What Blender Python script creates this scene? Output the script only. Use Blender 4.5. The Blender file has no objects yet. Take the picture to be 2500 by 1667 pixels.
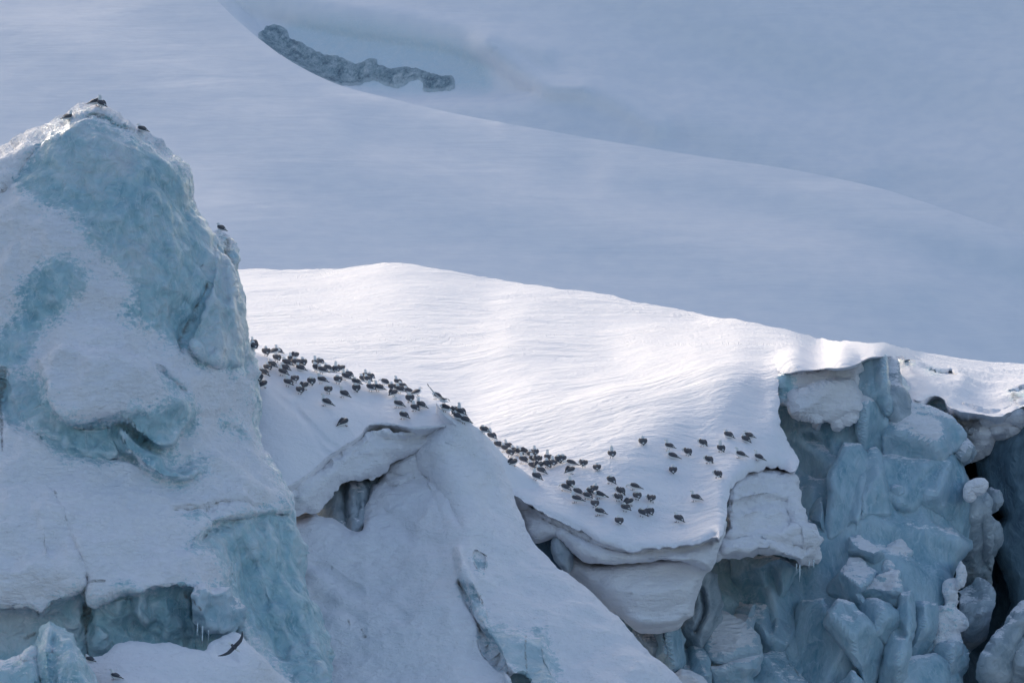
import bpy, math, random
import numpy as np
from mathutils import Vector, Matrix
from mathutils.bvhtree import BVHTree
from mathutils.geometry import delaunay_2d_cdt
R = math.radians
scene = bpy.context.scene
COL = scene.collection

# ------------------------------------------------------------------ camera
cam_d = bpy.data.cameras.new('camera')
cam = bpy.data.objects.new('camera', cam_d)
COL.objects.link(cam)
cam_d.lens = 200.0
cam_d.sensor_width = 36.0
cam_d.clip_start = 1.0
cam_d.clip_end = 4000.0
cam.location = (0, 0, 0)
cam.rotation_euler = (R(90), 0, 0)
scene.camera = cam

# ------------------------------------------------------------------ sky and sun (behind the ridge, low)
SUN_EL = 21.0
SUN_AZ = -20.0            # degrees from +Y towards +X
world = bpy.data.worlds.new('World')
scene.world = world
world.use_nodes = True
wn = world.node_tree
wn.nodes.clear()
wo = wn.nodes.new('ShaderNodeOutputWorld')
wb = wn.nodes.new('ShaderNodeBackground')
sky = wn.nodes.new('ShaderNodeTexSky')
sky.sky_type = 'NISHITA'
sky.sun_disc = False
sky.sun_elevation = R(SUN_EL)
sky.sun_rotation = R(SUN_AZ)
sky.altitude = 0
sky.air_density = 1.0
sky.dust_density = 2.9
sky.ozone_density = 0.9
wb.inputs['Strength'].default_value = 0.15
wn.links.new(sky.outputs[0], wb.inputs[0])
wn.links.new(wb.outputs[0], wo.inputs[0])
sun_d = bpy.data.lights.new('sun', 'SUN')
sun_d.energy = 0.85
sun_d.angle = R(2.0)
sun_d.color = (1.0, 0.93, 0.84)
sun = bpy.data.objects.new('sun', sun_d)
COL.objects.link(sun)
sd = Vector((math.sin(R(SUN_AZ)) * math.cos(R(SUN_EL)), math.cos(R(SUN_AZ)) * math.cos(R(SUN_EL)), math.sin(R(SUN_EL))))
sun.rotation_euler = sd.to_track_quat('Z', 'Y').to_euler()
scene.view_settings.view_transform = 'Standard'
scene.view_settings.look = 'None'
scene.view_settings.exposure = 0.58
scene.view_settings.gamma = 1.0
scene.cycles.use_denoising = True
scene.cycles.use_adaptive_sampling = True
scene.cycles.adaptive_threshold = 0.02
scene.cycles.max_bounces = 5
scene.cycles.diffuse_bounces = 4

# ------------------------------------------------------------------ picture coordinates -> places in the world
K = 0.18 / 2500.0
REG = {1: (0, 180, 2.178), 2: (0, 900, 2.044), 3: (600, 800, 3.137), 4: (1100, 950, 2.767),
       5: (1650, 800, 2.613), 6: (1500, 1200, 2.352), 7: (700, 1100, 2.352), 8: (500, 0, 2.352),
       9: (600, 620, 1.568), 11: (600, 820, 6.533), 12: (860, 900, 7.84), 13: (1140, 1010, 6.533),
       14: (1340, 1140, 6.533), 15: (1540, 1030, 6.533), 16: (120, 220, 8.4), 17: (200, 1500, 5.345), 0: (0, 0, 1)}

def Z(k, *p):
    a, b, f = REG[k]
    return [(a + x / f, b + y / f) for x, y in p]

def P3(u, v, Y):
    return np.stack([(u - 1250.0) * K * Y, Y, (833.5 - v) * K * Y], -1)

# ------------------------------------------------------------------ noise
def _hash(ix, iy, iz, seed):
    h = (ix.astype(np.uint32) * np.uint32(374761393) + iy.astype(np.uint32) * np.uint32(668265263)
         + iz.astype(np.uint32) * np.uint32(2147483647 & 1274126177) + np.uint32(seed * 7919 + 13))
    h = (h ^ (h >> np.uint32(13))) * np.uint32(1274126177)
    h = h ^ (h >> np.uint32(16))
    return (h & np.uint32(0xFFFFFF)).astype(np.float64) / float(0xFFFFFF)

def vnoise(P, seed=0):
    P = np.asarray(P, float) + 1000.37
    i = np.floor(P).astype(np.int64)
    f = P - i
    w = f * f * f * (f * (f * 6 - 15) + 10)
    r = 0
    for dx in (0, 1):
        wx = w[:, 0] if dx else 1 - w[:, 0]
        for dy in (0, 1):
            wy = w[:, 1] if dy else 1 - w[:, 1]
            for dz in (0, 1):
                wz = w[:, 2] if dz else 1 - w[:, 2]
                r = r + wx * wy * wz * _hash(i[:, 0] + dx, i[:, 1] + dy, i[:, 2] + dz, seed)
    return r * 2 - 1

def fbm(P, octv=4, seed=0, gain=0.5):
    a, s, r = 1.0, 1.0, 0
    P = np.asarray(P, float)
    for o in range(octv):
        r = r + a * vnoise(P * s, seed + o * 17)
        a *= gain
        s *= 2.07
    return r

def cells(P, seed=0):
    """distance to the two nearest jittered cell points (for faceted, chipped ice)"""
    P = np.asarray(P, float) + 500.13
    i = np.floor(P).astype(np.int64)
    f1 = np.full(len(P), 9.0); f2 = np.full(len(P), 9.0); idv = np.zeros(len(P))
    for dx in (-1, 0, 1):
        for dy in (-1, 0, 1):
            for dz in (-1, 0, 1):
                c = i + np.array([dx, dy, dz])
                o = np.stack([_hash(c[:, 0], c[:, 1], c[:, 2], seed + q) for q in (1, 2, 3)], -1)
                d = np.sqrt(((c + o - P) ** 2).sum(1))
                n = d < f1
                f2 = np.where(n, f1, np.minimum(f2, d))
                idv = np.where(n, _hash(c[:, 0], c[:, 1], c[:, 2], seed + 9), idv)
                f1 = np.where(n, d, f1)
    return f1, f2, idv

# ------------------------------------------------------------------ 2D helpers
def resample(pts, step, closed=True):
    pts = np.array(pts, float)
    if closed:
        pts = np.vstack([pts, pts[:1]])
    seg = np.sqrt((np.diff(pts, axis=0) ** 2).sum(1))
    s = np.concatenate([[0], np.cumsum(seg)])
    n = max(3, int(s[-1] / step))
    t = np.linspace(0, s[-1], n, endpoint=not closed)
    return np.stack([np.interp(t, s, pts[:, 0]), np.interp(t, s, pts[:, 1])], -1)

def chaikin(pts, it=2, closed=True):
    pts = np.array(pts, float)
    for _ in range(it):
        if closed:
            q = np.roll(pts, -1, 0)
            pts = np.stack([pts * .75 + q * .25, pts * .25 + q * .75], 1).reshape(-1, 2)
        else:
            a, b = pts[:-1], pts[1:]
            m = np.stack([a * .75 + b * .25, a * .25 + b * .75], 1).reshape(-1, 2)
            pts = np.vstack([pts[:1], m, pts[-1:]])
    return pts

def inside(Q, poly):
    x, y = Q[:, 0], Q[:, 1]
    r = np.zeros(len(Q), bool)
    n = len(poly)
    for i in range(n):
        x0, y0 = poly[i]; x1, y1 = poly[(i + 1) % n]
        if y0 == y1:
            continue
        c = ((y0 > y) != (y1 > y)) & (x < (x1 - x0) * (y - y0) / (y1 - y0) + x0)
        r ^= c
    return r

def segdist(Q, pts, closed=True):
    d = np.full(len(Q), 1e9)
    n = len(pts)
    for i in range(n if closed else n - 1):
        a = np.array(pts[i], float); b = np.array(pts[(i + 1) % n], float)
        ab = b - a
        L = (ab ** 2).sum()
        if L < 1e-9:
            continue
        t = np.clip(((Q - a) @ ab) / L, 0, 1)
        p = a + t[:, None] * ab
        d = np.minimum(d, ((Q - p) ** 2).sum(1))
    return np.sqrt(d)

def sdist(Q, poly):
    d = segdist(Q, poly)
    return np.where(inside(Q, poly), d, -d)

def tps(ctrl):
    """smooth depth through control points (u, v, Y)"""
    c = np.array(ctrl, float)
    n = len(c)
    if n == 1:
        return lambda Q: np.full(len(Q), c[0, 2])
    X = c[:, :2] / 500.0
    if n < 3 or np.linalg.matrix_rank(np.hstack([np.ones((n, 1)), X])) < 3:
        A = np.hstack([np.ones((n, 1)), X])
        w = np.linalg.lstsq(A, c[:, 2], rcond=None)[0]
        return lambda Q: w[0] + (Q / 500.0) @ w[1:]
    def U(r2):
        return r2 * np.log(r2 + 1e-12) * 0.5
    D = ((X[:, None] - X[None]) ** 2).sum(-1)
    A = np.zeros((n + 3, n + 3))
    A[:n, :n] = U(D) + np.eye(n) * 2e-3
    A[:n, n] = 1; A[:n, n + 1:] = X
    A[n:, :n] = A[:n, n:].T
    w = np.linalg.solve(A, np.concatenate([c[:, 2], np.zeros(3)]))
    def f(Q):
        Xq = Q / 500.0
        r = w[n] + Xq @ w[n + 1:]
        for i in range(n):
            r = r + w[i] * U(((Xq - X[i]) ** 2).sum(1))
        return r
    return f

def sm(t):
    t = np.clip(t, 0, 1)
    return t * t * (3 - 2 * t)

# ------------------------------------------------------------------ tags
def tag(o, label=None, cat=None, group=None, kind=None):
    if label: o['label'] = label
    if cat: o['category'] = cat
    if group: o['group'] = group
    if kind: o['kind'] = kind
    return o

FRONTS = {}
EDGE_K = 0.8

def relief(name, outline, ctrl, mat, step=6.0, stepv=None, edge=(30, 0.5), thick=3.0, feats=(), ice=(), dirt=(), cut=(),
           ice0=-1.0, jag=(3.0, 40.0), smooth=1, namp=((1.2, 0.05),), crag=None, parent=None, seed=0, tilt=None, holes=(), drop=0.0,
           track=(), pale=(), key=None, clampedge=None, cap=True, sharp=0, foldk=1.0, rim=True):
    """A solid mass of snow or ice: the outline as the eye meets it, a real depth at every point
    (metres from the viewer), a rounded rim, and a body reaching back from the rim."""
    rng = random.Random(seed * 31 + len(name))
    o = chaikin(outline, smooth) if smooth else np.array(outline, float)
    o = resample(o, step)
    if ((o[:, 0] * np.roll(o[:, 1], -1) - np.roll(o[:, 0], -1) * o[:, 1]).sum()) < 0:
        o = o[::-1].copy()
    # ragged edge
    if jag[0] > 0:
        prv = np.roll(o, 1, 0); nxt = np.roll(o, -1, 0)
        tg = nxt - prv
        nm = np.stack([tg[:, 1], -tg[:, 0]], -1) / (np.sqrt((tg ** 2).sum(1))[:, None] + 1e-6)
        q = np.concatenate([o / jag[1], np.full((len(o), 1), seed * 3.7)], 1)
        o = o + nm * (fbm(q, 4, seed, 0.6) * jag[0])[:, None]
    lo, hi = o.min(0), o.max(0)
    sv = stepv or step
    gu = np.arange(lo[0], hi[0], step); gv = np.arange(lo[1], hi[1], sv)
    G = np.stack(np.meshgrid(gu, gv), -1)
    G[1::2, :, 0] += step * 0.5
    G = G.reshape(-1, 2)
    r = np.random.RandomState(seed + 5)
    G = G + (r.rand(*G.shape) - .5) * np.array([step, sv]) * 0.25
    # keep what the picture or a step aside could see
    S = sdist(G, o)
    G = G[S > 0.45 * min(step, sv)]
    n = len(o)
    pts = [Vector(p) for p in o] + [Vector(p) for p in G]
    ed = [(i, (i + 1) % n) for i in range(n)]
    vs, es, fs, *_rest = delaunay_2d_cdt(pts, ed, [], 1, 1e-4, False)
    Q = np.array([(v.x, v.y) for v in vs])
    d = segdist(Q, o)
    Y = ctrl(Q) if callable(ctrl) else tps(ctrl)(Q)
    ew, er = edge
    dd = d
    if clampedge is not None:       # only these polylines are free, rounded rims
        dd = np.full(len(Q), 1e9)
        for c in clampedge:
            dd = np.minimum(dd, segdist(Q, c, False))
    t = np.clip(dd / ew, 0, 1)
    Y = Y + er * EDGE_K * (1 - t) ** 2.4
    for ft in feats:
        k = ft[0]
        if k == 'blob':
            _, poly, w, h = ft
            s = sdist(Q, chaikin(poly, 1))
            m = sm(s / w + 0.0)
            if isinstance(h, tuple):
                p0, h0, p1, h1 = h
                a = np.array(p1, float) - p0
                tt = np.clip(((Q - p0) @ a) / (a @ a), 0, 1)
                h = h0 + (h1 - h0) * tt
            Y = Y - h * m
        elif k == 'line':
            _, pl, w, h = ft
            dl = segdist(Q, chaikin(pl, 2, False), False)
            Y = Y - h * np.exp(-(dl / w) ** 2)
        elif k == 'facet':          # broad cleaved planes meeting at blunt ridges
            _, nn_, amt, sd_ = ft
            rf = np.random.RandomState(sd_)
            c0 = o.mean(0); sz = (o.max(0) - o.min(0)).mean() * 0.5
            best = None
            for _i in range(nn_):
                an = rf.rand() * 6.283
                g = np.array([math.cos(an), math.sin(an)]) * amt * (0.5 + rf.rand())
                off = (rf.rand(2) - .5) * sz * 0.9
                pl_ = ((Q - c0 - off) / sz) @ g
                best = pl_ if best is None else np.maximum(best, pl_)
            Y = Y + best
        elif k == 'fold':           # ridge with straight flanks
            _, pl, w, h = ft
            dl = segdist(Q, chaikin(pl, 1, False), False)
            if foldk < 1: w = w * 1.9
            Y = Y - foldk * h * np.clip(1 - dl / w, 0, 1)
    P = P3(Q[:, 0], Q[:, 1], Y)
    F = np.array([f for f in fs if len(f) == 3], int)
    F = F[inside(Q[F].mean(1), o)]
    # orient towards the viewer
    a, b, c = P[F[:, 0]], P[F[:, 1]], P[F[:, 2]]
    nf = np.cross(b - a, c - a)
    flip = (nf * a).sum(1) > 0
    F[flip] = F[flip][:, ::-1]
    # displacement along the normal by noise that lives in the world
    def normals():
        a, b, c = P[F[:, 0]], P[F[:, 1]], P[F[:, 2]]
        nf = np.cross(b - a, c - a)
        N = np.zeros_like(P)
        for q in range(3):
            np.add.at(N, F[:, q], nf)
        return N / (np.sqrt((N ** 2).sum(1))[:, None] + 1e-12)
    N = normals()
    disp = np.zeros(len(P))
    for na in namp:
        wl, am = na[0], na[1]
        st = na[2] if len(na) > 2 else (1, 1, 1)
        disp += am * fbm(P * np.array(st) / wl, 3, seed=int(wl * 100) % 97)
    if crag:
        wl, am = crag[:2]
        st = np.array(crag[2]) if len(crag) > 2 else np.ones(3)
        W = P + 0.35 * wl * np.stack([fbm(P / wl, 2, 3), fbm(P / wl, 2, 5), fbm(P / wl, 2, 7)], -1)
        r1 = np.abs(vnoise(W * st / wl, 11 + seed)); r2 = np.abs(vnoise(W * st / wl * 2.3, 12 + seed)); r3 = np.abs(vnoise(W * st / wl * 1.3 + 7.7, 13 + seed))
        disp += am * (1.0 - 2.4 * r1 + 1.6 * r3 - 0.8 * r2)
    P = P + N * disp[:, None]
    # masks
    im = np.full(len(Q), ice0, float)
    for ip in ice:
        s = sdist(Q, chaikin(ip, 1)) / 40.0
        im = np.maximum(im, np.clip(s, -1, 1))
    for ip in cut:                   # snow lying over ice
        s = sdist(Q, chaikin(ip, 1)) / 40.0
        im = np.minimum(im, np.clip(-s, -1, 1))
    dm = np.zeros(len(Q))
    for pl, w in dirt:
        dm = np.maximum(dm, np.exp(-(segdist(Q, pl, False) / w) ** 2))
    tm = np.zeros(len(Q))
    for pl, w in track:
        tm = np.maximum(tm, np.exp(-(segdist(Q, chaikin(pl, 1, False), False) / w) ** 2))
    pm = np.zeros(len(Q))
    for pp in pale:
        pm = np.maximum(pm, sm(sdist(Q, chaikin(pp, 1)) / 50.0 + 0.3))
    # boundary loop -> back
    cnt = {}
    for f in F:
        for i in range(3):
            e = (int(f[i]), int(f[(i + 1) % 3]))
            cnt[e] = 1
    bd = [e for e in cnt if (e[1], e[0]) not in cnt]
    bi = sorted({e[0] for e in bd} | {e[1] for e in bd})
    idx = {v: i for i, v in enumerate(bi)}
    nP = len(P)
    dP = P - P3(Q[:, 0], Q[:, 1], Y)
    # inward direction of the rim in the outline's plane
    acc = np.zeros_like(Q)
    for a_, b_ in bd:
        e = Q[b_] - Q[a_]
        nn_ = np.array([e[1], -e[0]])
        acc[a_] += nn_; acc[b_] += nn_
    acc /= (np.sqrt((acc ** 2).sum(1))[:, None] + 1e-9)
    s_ = 1.0
    tst = Q[bi] + acc[bi] * 2
    if inside(tst, o).mean() < 0.5:
        s_ = -1.0
    inw = acc * s_
    def back(ix, t, px):
        q = Q[ix] + inw[ix] * px
        r = P3(q[:, 0], q[:, 1], Y[ix] + thick * t) + dP[ix]
        r[:, 2] -= drop * t
        return r
    rings = [back(bi, 0.3, 0.5), back(bi, 1.0, 3.0)]
    faces = F.tolist()
    nb = len(bi)
    for a_, b_ in (bd if rim else ()):
        ia, ib = idx[a_], idx[b_]
        prev = (a_, b_)
        for kk in range(2):
            base = nP + kk * nb
            faces.append([prev[1], prev[0], base + ia, base + ib])
            prev = (base + ia, base + ib)
    verts = [P] + rings
    if cap:
        mp = np.full(nP, -1)
        for i_, v_ in enumerate(bi): mp[v_] = nP + nb + i_
        inn = np.where(mp < 0)[0]
        mp[inn] = nP + 2 * nb + np.arange(len(inn))
        verts.append(back(inn, 1.0, 0.0))
        faces += mp[F][:, ::-1].tolist()
    V = np.vstack(verts)
    nx = len(V) - nP
    me = bpy.data.meshes.new(name)
    me.from_pydata(V.tolist(), [], faces)
    me.update()
    for an, ar in (('ice', im), ('dirt', dm), ('track', tm), ('pale', pm)):
        at = me.attributes.new(an, 'FLOAT', 'POINT')
        if an == 'ice':
            ext = np.concatenate([np.tile(ar[bi], 2), np.full(nx - 2 * nb, ice0)])
        else:
            ext = np.zeros(nx)
        at.data.foreach_set('value', np.concatenate([ar, ext]).astype(np.float32))
    me.polygons.foreach_set('use_smooth', [True] * len(me.polygons))
    if rim:
        ek = {e.key: e.index for e in me.edges}
        sh = np.zeros(len(me.edges), bool)
        for a_, b_ in bd:
            sh[ek[(min(a_, b_), max(a_, b_))]] = True
        if sharp:
            me.set_sharp_from_angle(angle=R(sharp))
            old = np.zeros(len(me.edges), bool)
            if 'sharp_edge' in me.attributes:
                me.attributes['sharp_edge'].data.foreach_get('value', old)
            sh |= old
        at = me.attributes.get('sharp_edge') or me.attributes.new('sharp_edge', 'BOOLEAN', 'EDGE')
        at.data.foreach_set('value', sh)
    elif sharp: me.set_sharp_from_angle(angle=R(sharp))
    me.materials.append(mat)
    ob = bpy.data.objects.new(name, me)
    COL.objects.link(ob)
    if parent is not None:
        ob.parent = parent
    FRONTS[key or ob.name] = (P, F)
    return ob

def on_surface(name, off=0.0):
    P, F = FRONTS[name]
    bv = BVHTree.FromPolygons(P.tolist(), F.tolist())
    def f(Q):
        out = []
        for q in Q:
            dr = Vector(((q[0] - 1250) * K, 1.0, (833.5 - q[1]) * K)).normalized()
            h = bv.ray_cast(Vector((0, 0, 0)), dr)[0]
            out.append((h.y if h else 500.0) + off)
        return np.array(out)
    return f

def mass(name, label, cat, *a, group=None, **k):
    ob = relief(name, *a, **k)
    return tag(ob, label, cat, group)
# ------------------------------------------------------------------ materials
class NT:
    def __init__(self, name):
        self.m = bpy.data.materials.new(name)
        self.m.use_nodes = True
        self.t = self.m.node_tree
        self.t.nodes.clear()
        self.out = self.n('OutputMaterial')
        self.p = self.n('BsdfPrincipled')
        self.l(self.p.outputs[0], self.out.inputs[0])
    def n(self, k, **kw):
        nd = self.t.nodes.new('ShaderNode' + k)
        for a, b in kw.items():
            setattr(nd, a, b)
        return nd
    def l(self, a, b):
        self.t.links.new(a, b)
    def val(self, sock, v):
        if isinstance(v, (int, float)):
            sock.default_value = v
        else:
            self.l(v, sock)
    def math(self, op, a, b=0.0, c=None, clamp=False):
        nd = self.n('Math', operation=op, use_clamp=clamp)
        self.val(nd.inputs[0], a); self.val(nd.inputs[1], b)
        if c is not None: self.val(nd.inputs[2], c)
        return nd.outputs[0]
    def noise(self, vec, scale, detail=3.0, rough=0.55, dist=0.0):
        nd = self.n('TexNoise')
        nd.inputs['Scale'].default_value = scale
        nd.inputs['Detail'].default_value = detail
        nd.inputs['Roughness'].default_value = rough
        nd.inputs['Distortion'].default_value = dist
        self.l(vec, nd.inputs['Vector'])
        return nd.outputs['Fac']
    def mapping(self, vec, rot=(0, 0, 0), scale=(1, 1, 1)):
        nd = self.n('Mapping')
        nd.inputs['Rotation'].default_value = [R(x) for x in rot]
        nd.inputs['Scale'].default_value = scale
        self.l(vec, nd.inputs['Vector'])
        return nd.outputs[0]
    def ramp(self, fac, stops, interp='LINEAR'):
        nd = self.n('ValToRGB')
        nd.color_ramp.interpolation = interp
        el = nd.color_ramp.elements
        while len(el) < len(stops): el.new(0.5)
        for e, (p, c) in zip(el, stops):
            e.position = p
            e.color = (*c, 1) if len(c) == 3 else c
        self.l(fac, nd.inputs[0])
        return nd.outputs[0]
    def smooth(self, v, a, b, lo=0.0, hi=1.0):
        nd = self.n('MapRange', interpolation_type='SMOOTHSTEP')
        self.l(v, nd.inputs[0])
        for i, x in zip((1, 2, 3, 4), (a, b, lo, hi)):
            nd.inputs[i].default_value = x
        return nd.outputs[0]
    def mix(self, f, a, b):
        nd = self.n('Mix', data_type='RGBA')
        self.val(nd.inputs[0], f)
        for s, v in ((nd.inputs[6], a), (nd.inputs[7], b)):
            if isinstance(v, tuple): s.default_value = (*v, 1)
            else: self.l(v, s)
        return nd.outputs[2]

SNOW = (0.90, 0.885, 0.922)

def glacier(name, deep=(0.16, 0.37, 0.47), mid=(0.33, 0.55, 0.62), pale=(0.58, 0.68, 0.74), snow=SNOW,
            ripple=0.012, ripple_rot=25.0, ripple_sc=(3.0, 3.0, 14.0), lump=0.03, lump_wl=1.1, fine=0.004, dimple=0.05, dimple_sc=3.2,
            edge=1.0, up=0.0, up_at=0.75, ice_rough=0.33, milk=0.5, grain=0.02, streak=(1, 1, 1), soft=0.3, sast=0.0, sss=0.0, asc=1.0):
    t = NT(name)
    geo = t.n('NewGeometry')
    pos = geo.outputs['Position']
    at = t.n('Attribute', attribute_name='ice').outputs['Fac']
    dirt = t.n('Attribute', attribute_name='dirt').outputs['Fac']
    trk = t.n('Attribute', attribute_name='track').outputs['Fac']
    rp = t.mapping(pos, (0, ripple_rot, 0), ripple_sc)
    rip = t.noise(rp, 1.0, 4.0, 0.6, 0.4)
    n_big = t.noise(pos, 1.3, 4.0, 0.6)
    n_fine = t.noise(pos, 17.0, 3.0, 0.65)
    # snow or bare ice
    s = t.math('MULTIPLY', at, 1.1 * asc)
    pal = t.n('Attribute', attribute_name='pale').outputs['Fac']
    s = t.math('ADD', s, t.math('MULTIPLY', t.math('SUBTRACT', n_big, 0.5), 1.6 * edge))
    s = t.math('ADD', s, t.math('MULTIPLY', t.math('SUBTRACT', rip, 0.5), 2.4 * edge))
    s = t.math('ADD', s, t.math('MULTIPLY', t.math('SUBTRACT', n_fine, 0.5), 1.3 * edge))
    if up:
        nz = t.n('SeparateXYZ'); t.l(geo.outputs['Normal'], nz.inputs[0])
        s = t.math('ADD', s, t.math('MULTIPLY', t.math('SUBTRACT', up_at, nz.outputs[2]), up))
    f = t.smooth(s, -soft * 0.8, soft)
    # ice colour: clouded, veined
    sp = t.mapping(pos, (0, 0, 0), streak)
    n1 = t.noise(sp, 0.75, 5.0, 0.6, 0.8)
    n2 = t.noise(sp, 3.1, 5.0, 0.62, 1.2)
    nn = t.math('ADD', t.math('MULTIPLY', n1, 0.62), t.math('MULTIPLY', n2, 0.38))
    nn = t.math('ADD', nn, t.math('MULTIPLY', pal, 0.13))
    icec = t.ramp(nn, [(0.36, deep), (0.5, mid), (0.5 + 0.22 * (1.4 - milk), pale)])
    pt = geo.outputs['Pointiness']
    fr = t.smooth(pt, 0.505, 0.56, 0.0, 0.55)
    vn = t.math('ABSOLUTE', t.math('SUBTRACT', t.noise(t.mapping(pos, (20, 15, 0), (0.9, 0.9, 0.5)), 1.0, 5.0, 0.6, 1.5), 0.5))
    fr = t.math('MAXIMUM', fr, t.smooth(vn, 0.0, 0.022, 0.40, 0.0))
    icec = t.mix(fr, icec, tuple(min(1, c * 1.12) for c in pale))
    sn = t.mix(t.smooth(t.noise(pos, 0.6, 3.0, 0.5), 0.3, 0.7), snow, tuple(c * k for c, k in zip(snow, (0.94, 0.955, 0.975))))
    col = t.mix(f, sn, icec)
    dn = t.smooth(t.math('MULTIPLY', dirt, t.noise(pos, 5.0, 5.0, 0.7)), 0.22, 0.6, 0.0, 0.8)
    col = t.mix(dn, col, (0.16, 0.14, 0.12))
    t.l(col, t.p.inputs['Base Color'])
    rr = t.math('ADD', 0.75, t.math('MULTIPLY', f, ice_rough - 0.75))
    t.l(rr, t.p.inputs['Roughness'])
    t.p.inputs['IOR'].default_value = 1.31
    if sss:
        t.l(t.math('MULTIPLY', f, sss), t.p.inputs['Subsurface Weight'])
        t.p.inputs['Subsurface Radius'].default_value = (0.05, 0.15, 0.22)
        t.p.inputs['Subsurface Scale'].default_value = 1.0
    # relief finer than the mesh
    vo = t.n('TexVoronoi', feature='SMOOTH_F1')
    vo.inputs['Scale'].default_value = dimple_sc
    vo.inputs['Smoothness'].default_value = 0.7
    w = t.n('VectorMath', operation='ADD')
    t.l(sp, w.inputs[0])
    nc = t.n('TexNoise'); nc.inputs['Scale'].default_value = 1.6; t.l(sp, nc.inputs['Vector'])
    ws = t.n('VectorMath', operation='SCALE'); ws.inputs['Scale'].default_value = 0.35
    t.l(nc.outputs['Color'], ws.inputs[0]); t.l(ws.outputs[0], w.inputs[1])
    t.l(w.outputs[0], vo.inputs['Vector'])
    hi = t.math('MULTIPLY', vo.outputs['Distance'], dimple * 1.8)
    hi = t.math('ADD', hi, t.math('MULTIPLY', n2, dimple * 1.6))
    hi = t.math('SUBTRACT', hi, dimple * 1.35)
    hs = t.math('MULTIPLY', rip, ripple * 2.6)
    hs = t.math('ADD', hs, t.math('MULTIPLY', t.noise(pos, 1.0 / lump_wl, 4.0, 0.6), lump))
    hs = t.math('ADD', hs, t.math('MULTIPLY', n_fine, fine * 2.5))
    hs = t.math('SUBTRACT', hs, 0.5 * (ripple * 2.6 + lump + fine * 2.5))
    if sast:                       # wind-cut sastrugi, long low ridges
        sv = t.mapping(pos, (0, 0, 0), (0.55, 0.75, 0.1))
        sn1 = t.noise(sv, 1.0, 5.0, 0.62, 0.6)
        sw = t.smooth(t.noise(pos, 0.07, 2.0, 0.5), 0.38, 0.62, 0.35, 1.3)
        hs = t.math('ADD', hs, t.math('MULTIPLY', t.math('MULTIPLY', sn1, sw), sast * 1.6))
        hs = t.math('ADD', hs, t.math('MULTIPLY', t.noise(t.mapping(pos, (0, 0, 0), (1.6, 2.2, 0.5)), 1.0, 4.0, 0.65), sast * 0.6))
    hs = t.math('SUBTRACT', hs, t.math('MULTIPLY', trk, 0.022))
    b1 = t.n('Bump'); b2 = t.n('Bump')
    for b_, h_ in ((b1, hs), (b2, hi)):
        b_.inputs['Strength'].default_value = 1.0
        b_.inputs['Distance'].default_value = 1.0
        t.l(h_, b_.inputs['Height'])
    nm = t.n('Mix', data_type='VECTOR')
    t.l(f, nm.inputs[0]); t.l(b1.outputs[0], nm.inputs[4]); t.l(b2.outputs[0], nm.inputs[5])
    t.l(nm.outputs[1], t.p.inputs['Normal'])
    return t.m

def plain(name, col, rough=0.6, bump=0.0, sc=40.0, var=0.0):
    t = NT(name)
    t.p.inputs['Roughness'].default_value = rough
    geo = t.n('TexCoord')
    n = t.noise(geo.outputs['Object'], sc, 3.0, 0.6)
    t.l(t.mix(n, tuple(c * (1 - var) for c in col), tuple(min(1, c * (1 + var)) for c in col)), t.p.inputs['Base Color'])
    if bump:
        bp = t.n('Bump'); bp.inputs['Distance'].default_value = bump
        t.l(n, bp.inputs['Height']); t.l(bp.outputs[0], t.p.inputs['Normal'])
    return t.m
# ------------------------------------------------------------------ the land: far slopes, snowfield
M_far = glacier('far_snow', ripple=0.03, ripple_sc=(0.10, 0.02, 1.0), ripple_rot=13, lump=0.12, lump_wl=9.0, fine=0.0, dimple=0.06, dimple_sc=0.25,
                deep=(0.68, 0.79, 0.87), mid=(0.73, 0.81, 0.87), pale=(0.78, 0.83, 0.88), edge=0.25, ice_rough=0.7, soft=0.7)
M_slope = glacier('ridge_snow', ripple=0.016, ripple_rot=20.0, ripple_sc=(4.5, 4.0, 7.0), lump=0.03, fine=0.004)
M_rime = glacier('rime_snow', ripple=0.035, ripple_rot=5.0, ripple_sc=(3.0, 3.0, 10.0), lump=0.10, lump_wl=0.45, fine=0.012)
M_ramp = glacier('ramp_snow', ripple=0.036, ripple_rot=48.0, ripple_sc=(4.0, 4.0, 9.0), lump=0.10, lump_wl=0.6, fine=0.006, edge=1.1, deep=(0.30, 0.46, 0.54), mid=(0.44, 0.59, 0.66), pale=(0.60, 0.70, 0.76))
M_tower = glacier('tower_ice', sss=0.12, soft=0.5, deep=(0.24, 0.44, 0.53), mid=(0.41, 0.60, 0.67), pale=(0.64, 0.71, 0.76), dimple=0.075, dimple_sc=3.0,
                  ripple=0.036, ripple_rot=14.0, ripple_sc=(6.0, 6.0, 13.0), lump=0.03, lump_wl=0.5, edge=1.3, milk=0.55)
M_cliff = glacier('cliff_ice', sss=0.12, deep=(0.19, 0.35, 0.45), mid=(0.34, 0.49, 0.58), pale=(0.50, 0.61, 0.69), dimple=0.035, dimple_sc=1.1, edge=0.9,
                  up=2.2, up_at=0.42, streak=(1.6, 1.6, 0.7), milk=0.35, ripple=0.04, lump=0.08, lump_wl=0.5)
M_dusty = glacier('dusted_ice', sss=0.1, deep=(0.24, 0.42, 0.52), mid=(0.40, 0.54, 0.63), pale=(0.52, 0.60, 0.67), dimple=0.05, dimple_sc=1.6, edge=1.3,
                  up=3.0, up_at=0.45, milk=0.6, ripple=0.05, lump=0.1, lump_wl=0.5)
M_grey = glacier('old_grey_ice', deep=(0.20, 0.27, 0.33), mid=(0.34, 0.41, 0.47), pale=(0.52, 0.57, 0.62), dimple=0.06, dimple_sc=1.8, edge=1.2,
                 up=2.6, up_at=0.5, milk=0.6, ripple=0.05, lump=0.12, lump_wl=0.5, ice_rough=0.5)
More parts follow.
